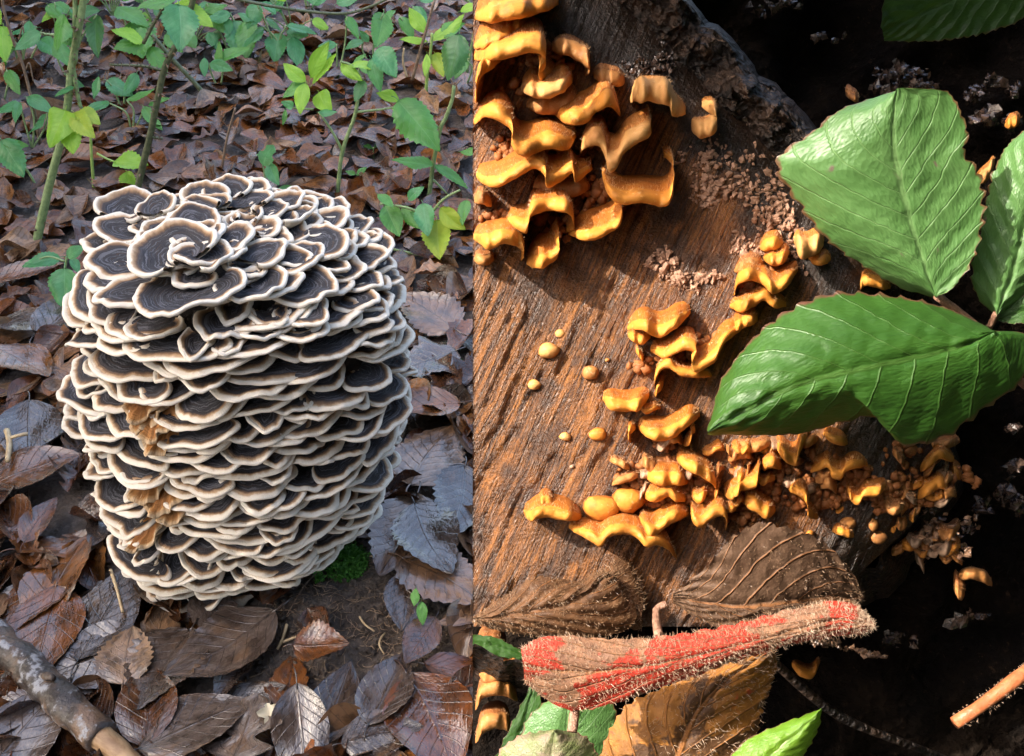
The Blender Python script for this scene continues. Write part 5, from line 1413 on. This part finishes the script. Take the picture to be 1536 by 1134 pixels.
L1 = traced([(709.5, 925), (740, 905), (775, 880), (800, 865), (840, 868), (870, 872), (890, 860), (905, 855)],
            [(709.5, 932), (745, 945), (800, 955), (850, 958), (900, 955), (940, 945), (955, 920), (940, 880)],
            [(709.5, 928), (750, 925), (800, 918), (850, 905), (885, 885), (900, 870), (915, 862)],
            lambda x, y, s, t: .287 - .006 * np.sin(np.pi * t) + .006 * s * s, 14, nveins=6, slope=2.6, corr=.0014, serr=2.0)
L2 = traced([(905, 856), (930, 835), (950, 850), (965, 890)], [(900, 870), (915, 905), (935, 940), (962, 945)], [(903, 862), (925, 880), (964, 920)], lambda x, y, s, t: .292 + .004 * s * s, 15, nu=30, nv=15)
dry_leaf('brown furry dead leaf curling against the foot of the sawn wood', [('blade', L1, 'fur_brown', 1900, .0011, .2 * AX_U), ('side_blade', L2, 'fur_brown', 500, .0020, .1 * AX_U)])
O1 = traced([(880, 1190), (900, 1130), (920, 1085), (945, 1055), (985, 1035), (1040, 1010), (1100, 985), (1150, 975)],
            [(1120, 1190), (1135, 1140), (1140, 1090), (1150, 1050), (1160, 1020), (1165, 1000), (1165, 985), (1158, 975)],
            [(1000, 1190), (1015, 1140), (1035, 1090), (1060, 1050), (1090, 1020), (1125, 995), (1155, 975)],
            lambda x, y, s, t: .292 - .008 * np.cos(s * 1.4), 16, serr=3, corr=.0010, nveins=6)
dry_leaf('orange and red mottled furry dead leaf under the red fold', [('blade', O1, 'fur_orange', 900, .0018, .3 * AX_R + .1 * AX_U)])
def rod(name, pts, r, m, label, cat='twig', bump=.12, ns=9):
    P = catmull([at(*q) for q in pts], 16)
    o = empty(name, P[0], label, cat)
    world_part('stem', *tube_arr(P, np.array(r) * KP, ns, bump, 6), m, o)
    return o, P
rod('leaf_stalk', [(1000, 905, .290), (985, 915, .290), (985, 935, .285), (988, 952, .28)], [5, 6, 7], M['petiole'], 'short reddish stalk joining the two brown furry leaves', 'stalk')
rod('leaf_stalk', [(866, 1045, .270), (862, 1070, .268), (858, 1098, .266)], [6, 7], M['petiole'], 'short pinkish stalk under the red folded leaf', 'stalk')
rod('dry_stalk', [(1120, 955, .30), (1180, 1010, .315), (1260, 1075, .33), (1370, 1120, .345), (1450, 1150, .36)], [7, 8, 7, 6], M['bark'], 'dark bent stalk running down the shaded bank', 'stalk')
o, P = rod('orange_twig', [(1432, 1085, .292), (1465, 1064, .293), (1500, 1038, .296), (1545, 1004, .30), (1640, 940, .37)], [9, 10, 10, 10, 9], m_simple('orange_twig', (.30, .085, .030), (.42, .145, .055), 160, .5, .5, .001), 'short hairy orange-brown twig poking from the dark bank')
V, F, U = tube_arr(P, 13 * KP, 10)
hairs(o, (V, F, U), 900, .0007)
button_root = None

# ------------------------------------------------------------------ unseen trees and bushes added to shade the stump and the bank
M['tree_leaf'] = m_simple('tree_leaves', (.03, .07, .015), (.06, .12, .03), 3, .5)
M['trunk'] = m_simple('tree_bark', (.05, .04, .03), (.11, .09, .07), 18, .8, .8, .01)
tg_r = np.random.default_rng(4)
def tree(name, label, foot, crown_boxes, n_leaf, size=.13):
    o = empty(name, foot, label, 'tree')
    foot = np.array(foot, float)
    cb = np.array(crown_boxes, float)      # (x0,x1,y0,y1,z0,z1)
    cen = np.array([(cb[:, 0] + cb[:, 1]).mean() / 2, (cb[:, 2] + cb[:, 3]).mean() / 2, (cb[:, 4] + cb[:, 5]).mean() / 2])
    P = catmull([foot - [0, 0, .1], foot * .7 + cen * .3 + [.05, .1, 0], cen], 16)
    world_part('trunk', *tube_arr(P, np.linspace(.14, .04, 16), 12, .1, 2), M['trunk'], o)
    for i in range(7):
        b = cb[i % len(cb)]
        e = np.array([tg_r.uniform(b[0], b[1]), tg_r.uniform(b[2], b[3]), tg_r.uniform(b[4], b[5])])
        s = P[int(tg_r.integers(7, 14))]
        world_part('limb', *tube_arr(catmull([s, (s + e) / 2 + [0, 0, .12], e], 10), np.linspace(.03, .006, 10), 7, .1, i), M['trunk'], o)
    bag = Bag()
    vol = np.array([(b[1] - b[0]) * (b[3] - b[2]) * (b[5] - b[4]) for b in cb]); vol /= vol.sum()
    for b, f in zip(cb, vol):
        for i in range(int(n_leaf * f)):
            p = np.array([tg_r.uniform(b[0], b[1]), tg_r.uniform(b[2], b[3]), tg_r.uniform(b[4], b[5])])
            d = nrm(tg_r.normal(0, 1, 3) * [1, 1, .5]); s = nrm(np.cross(d, tg_r.normal(0, 1, 3))); L = size * tg_r.uniform(.7, 1.3)
            nn_ = np.cross(d, s) * .08 * L
            bag.add([p, p + d * L * .35 + s * L * .32 + nn_, p + d * L, p + d * L * .35 - s * L * .32 + nn_], [(0, 1, 2), (0, 2, 3)], None, 0)
    bag.V = [np.vstack(bag.V) - np.array(o.location)]
    tag(obj('crown', bag.mesh('crown', False), M['tree_leaf'], o), kind='stuff')
    return o
# unseen tree added towards the sun: crown shades the stump, clear of the log
tree('added_shade_tree', 'unseen tree added so that its dense crown shades the fungus-covered stump', (-2.7, 2.2, 0), [(-2.95, -2.25, -.13, 4.7, .6, 3.35)], 14000, .18)
tree('added_shade_bush', 'unseen dense bush added behind the camera to close off the low sky', (.5, -.95, 0), [(-.55, 1.3, -1.1, -.7, .25, 1.9)], 4500, .13)  # unseen bush added to cut low sky light on the log
tree('added_shade_bush', 'unseen bush added over the earth bank to keep sky light off the sawn log', (.9, .1, 0), [(.55, .95, -.9, .8, .3, 1.7), (-.12, .9, -.75, .42, 1.28, 1.48)], 5500, .12)  # unseen bush added overhead to dim the sky light on the log
tree('added_shade_tree', 'unseen leafy tree added beside the shade tree to narrow the gap for the sunbeam', (-2.6, -1.6, 0), [(-2.95, -2.25, -2.6, -.95, .3, 3.6)], 5500, .18)  # unseen tree added to close the sky beside the sunbeam
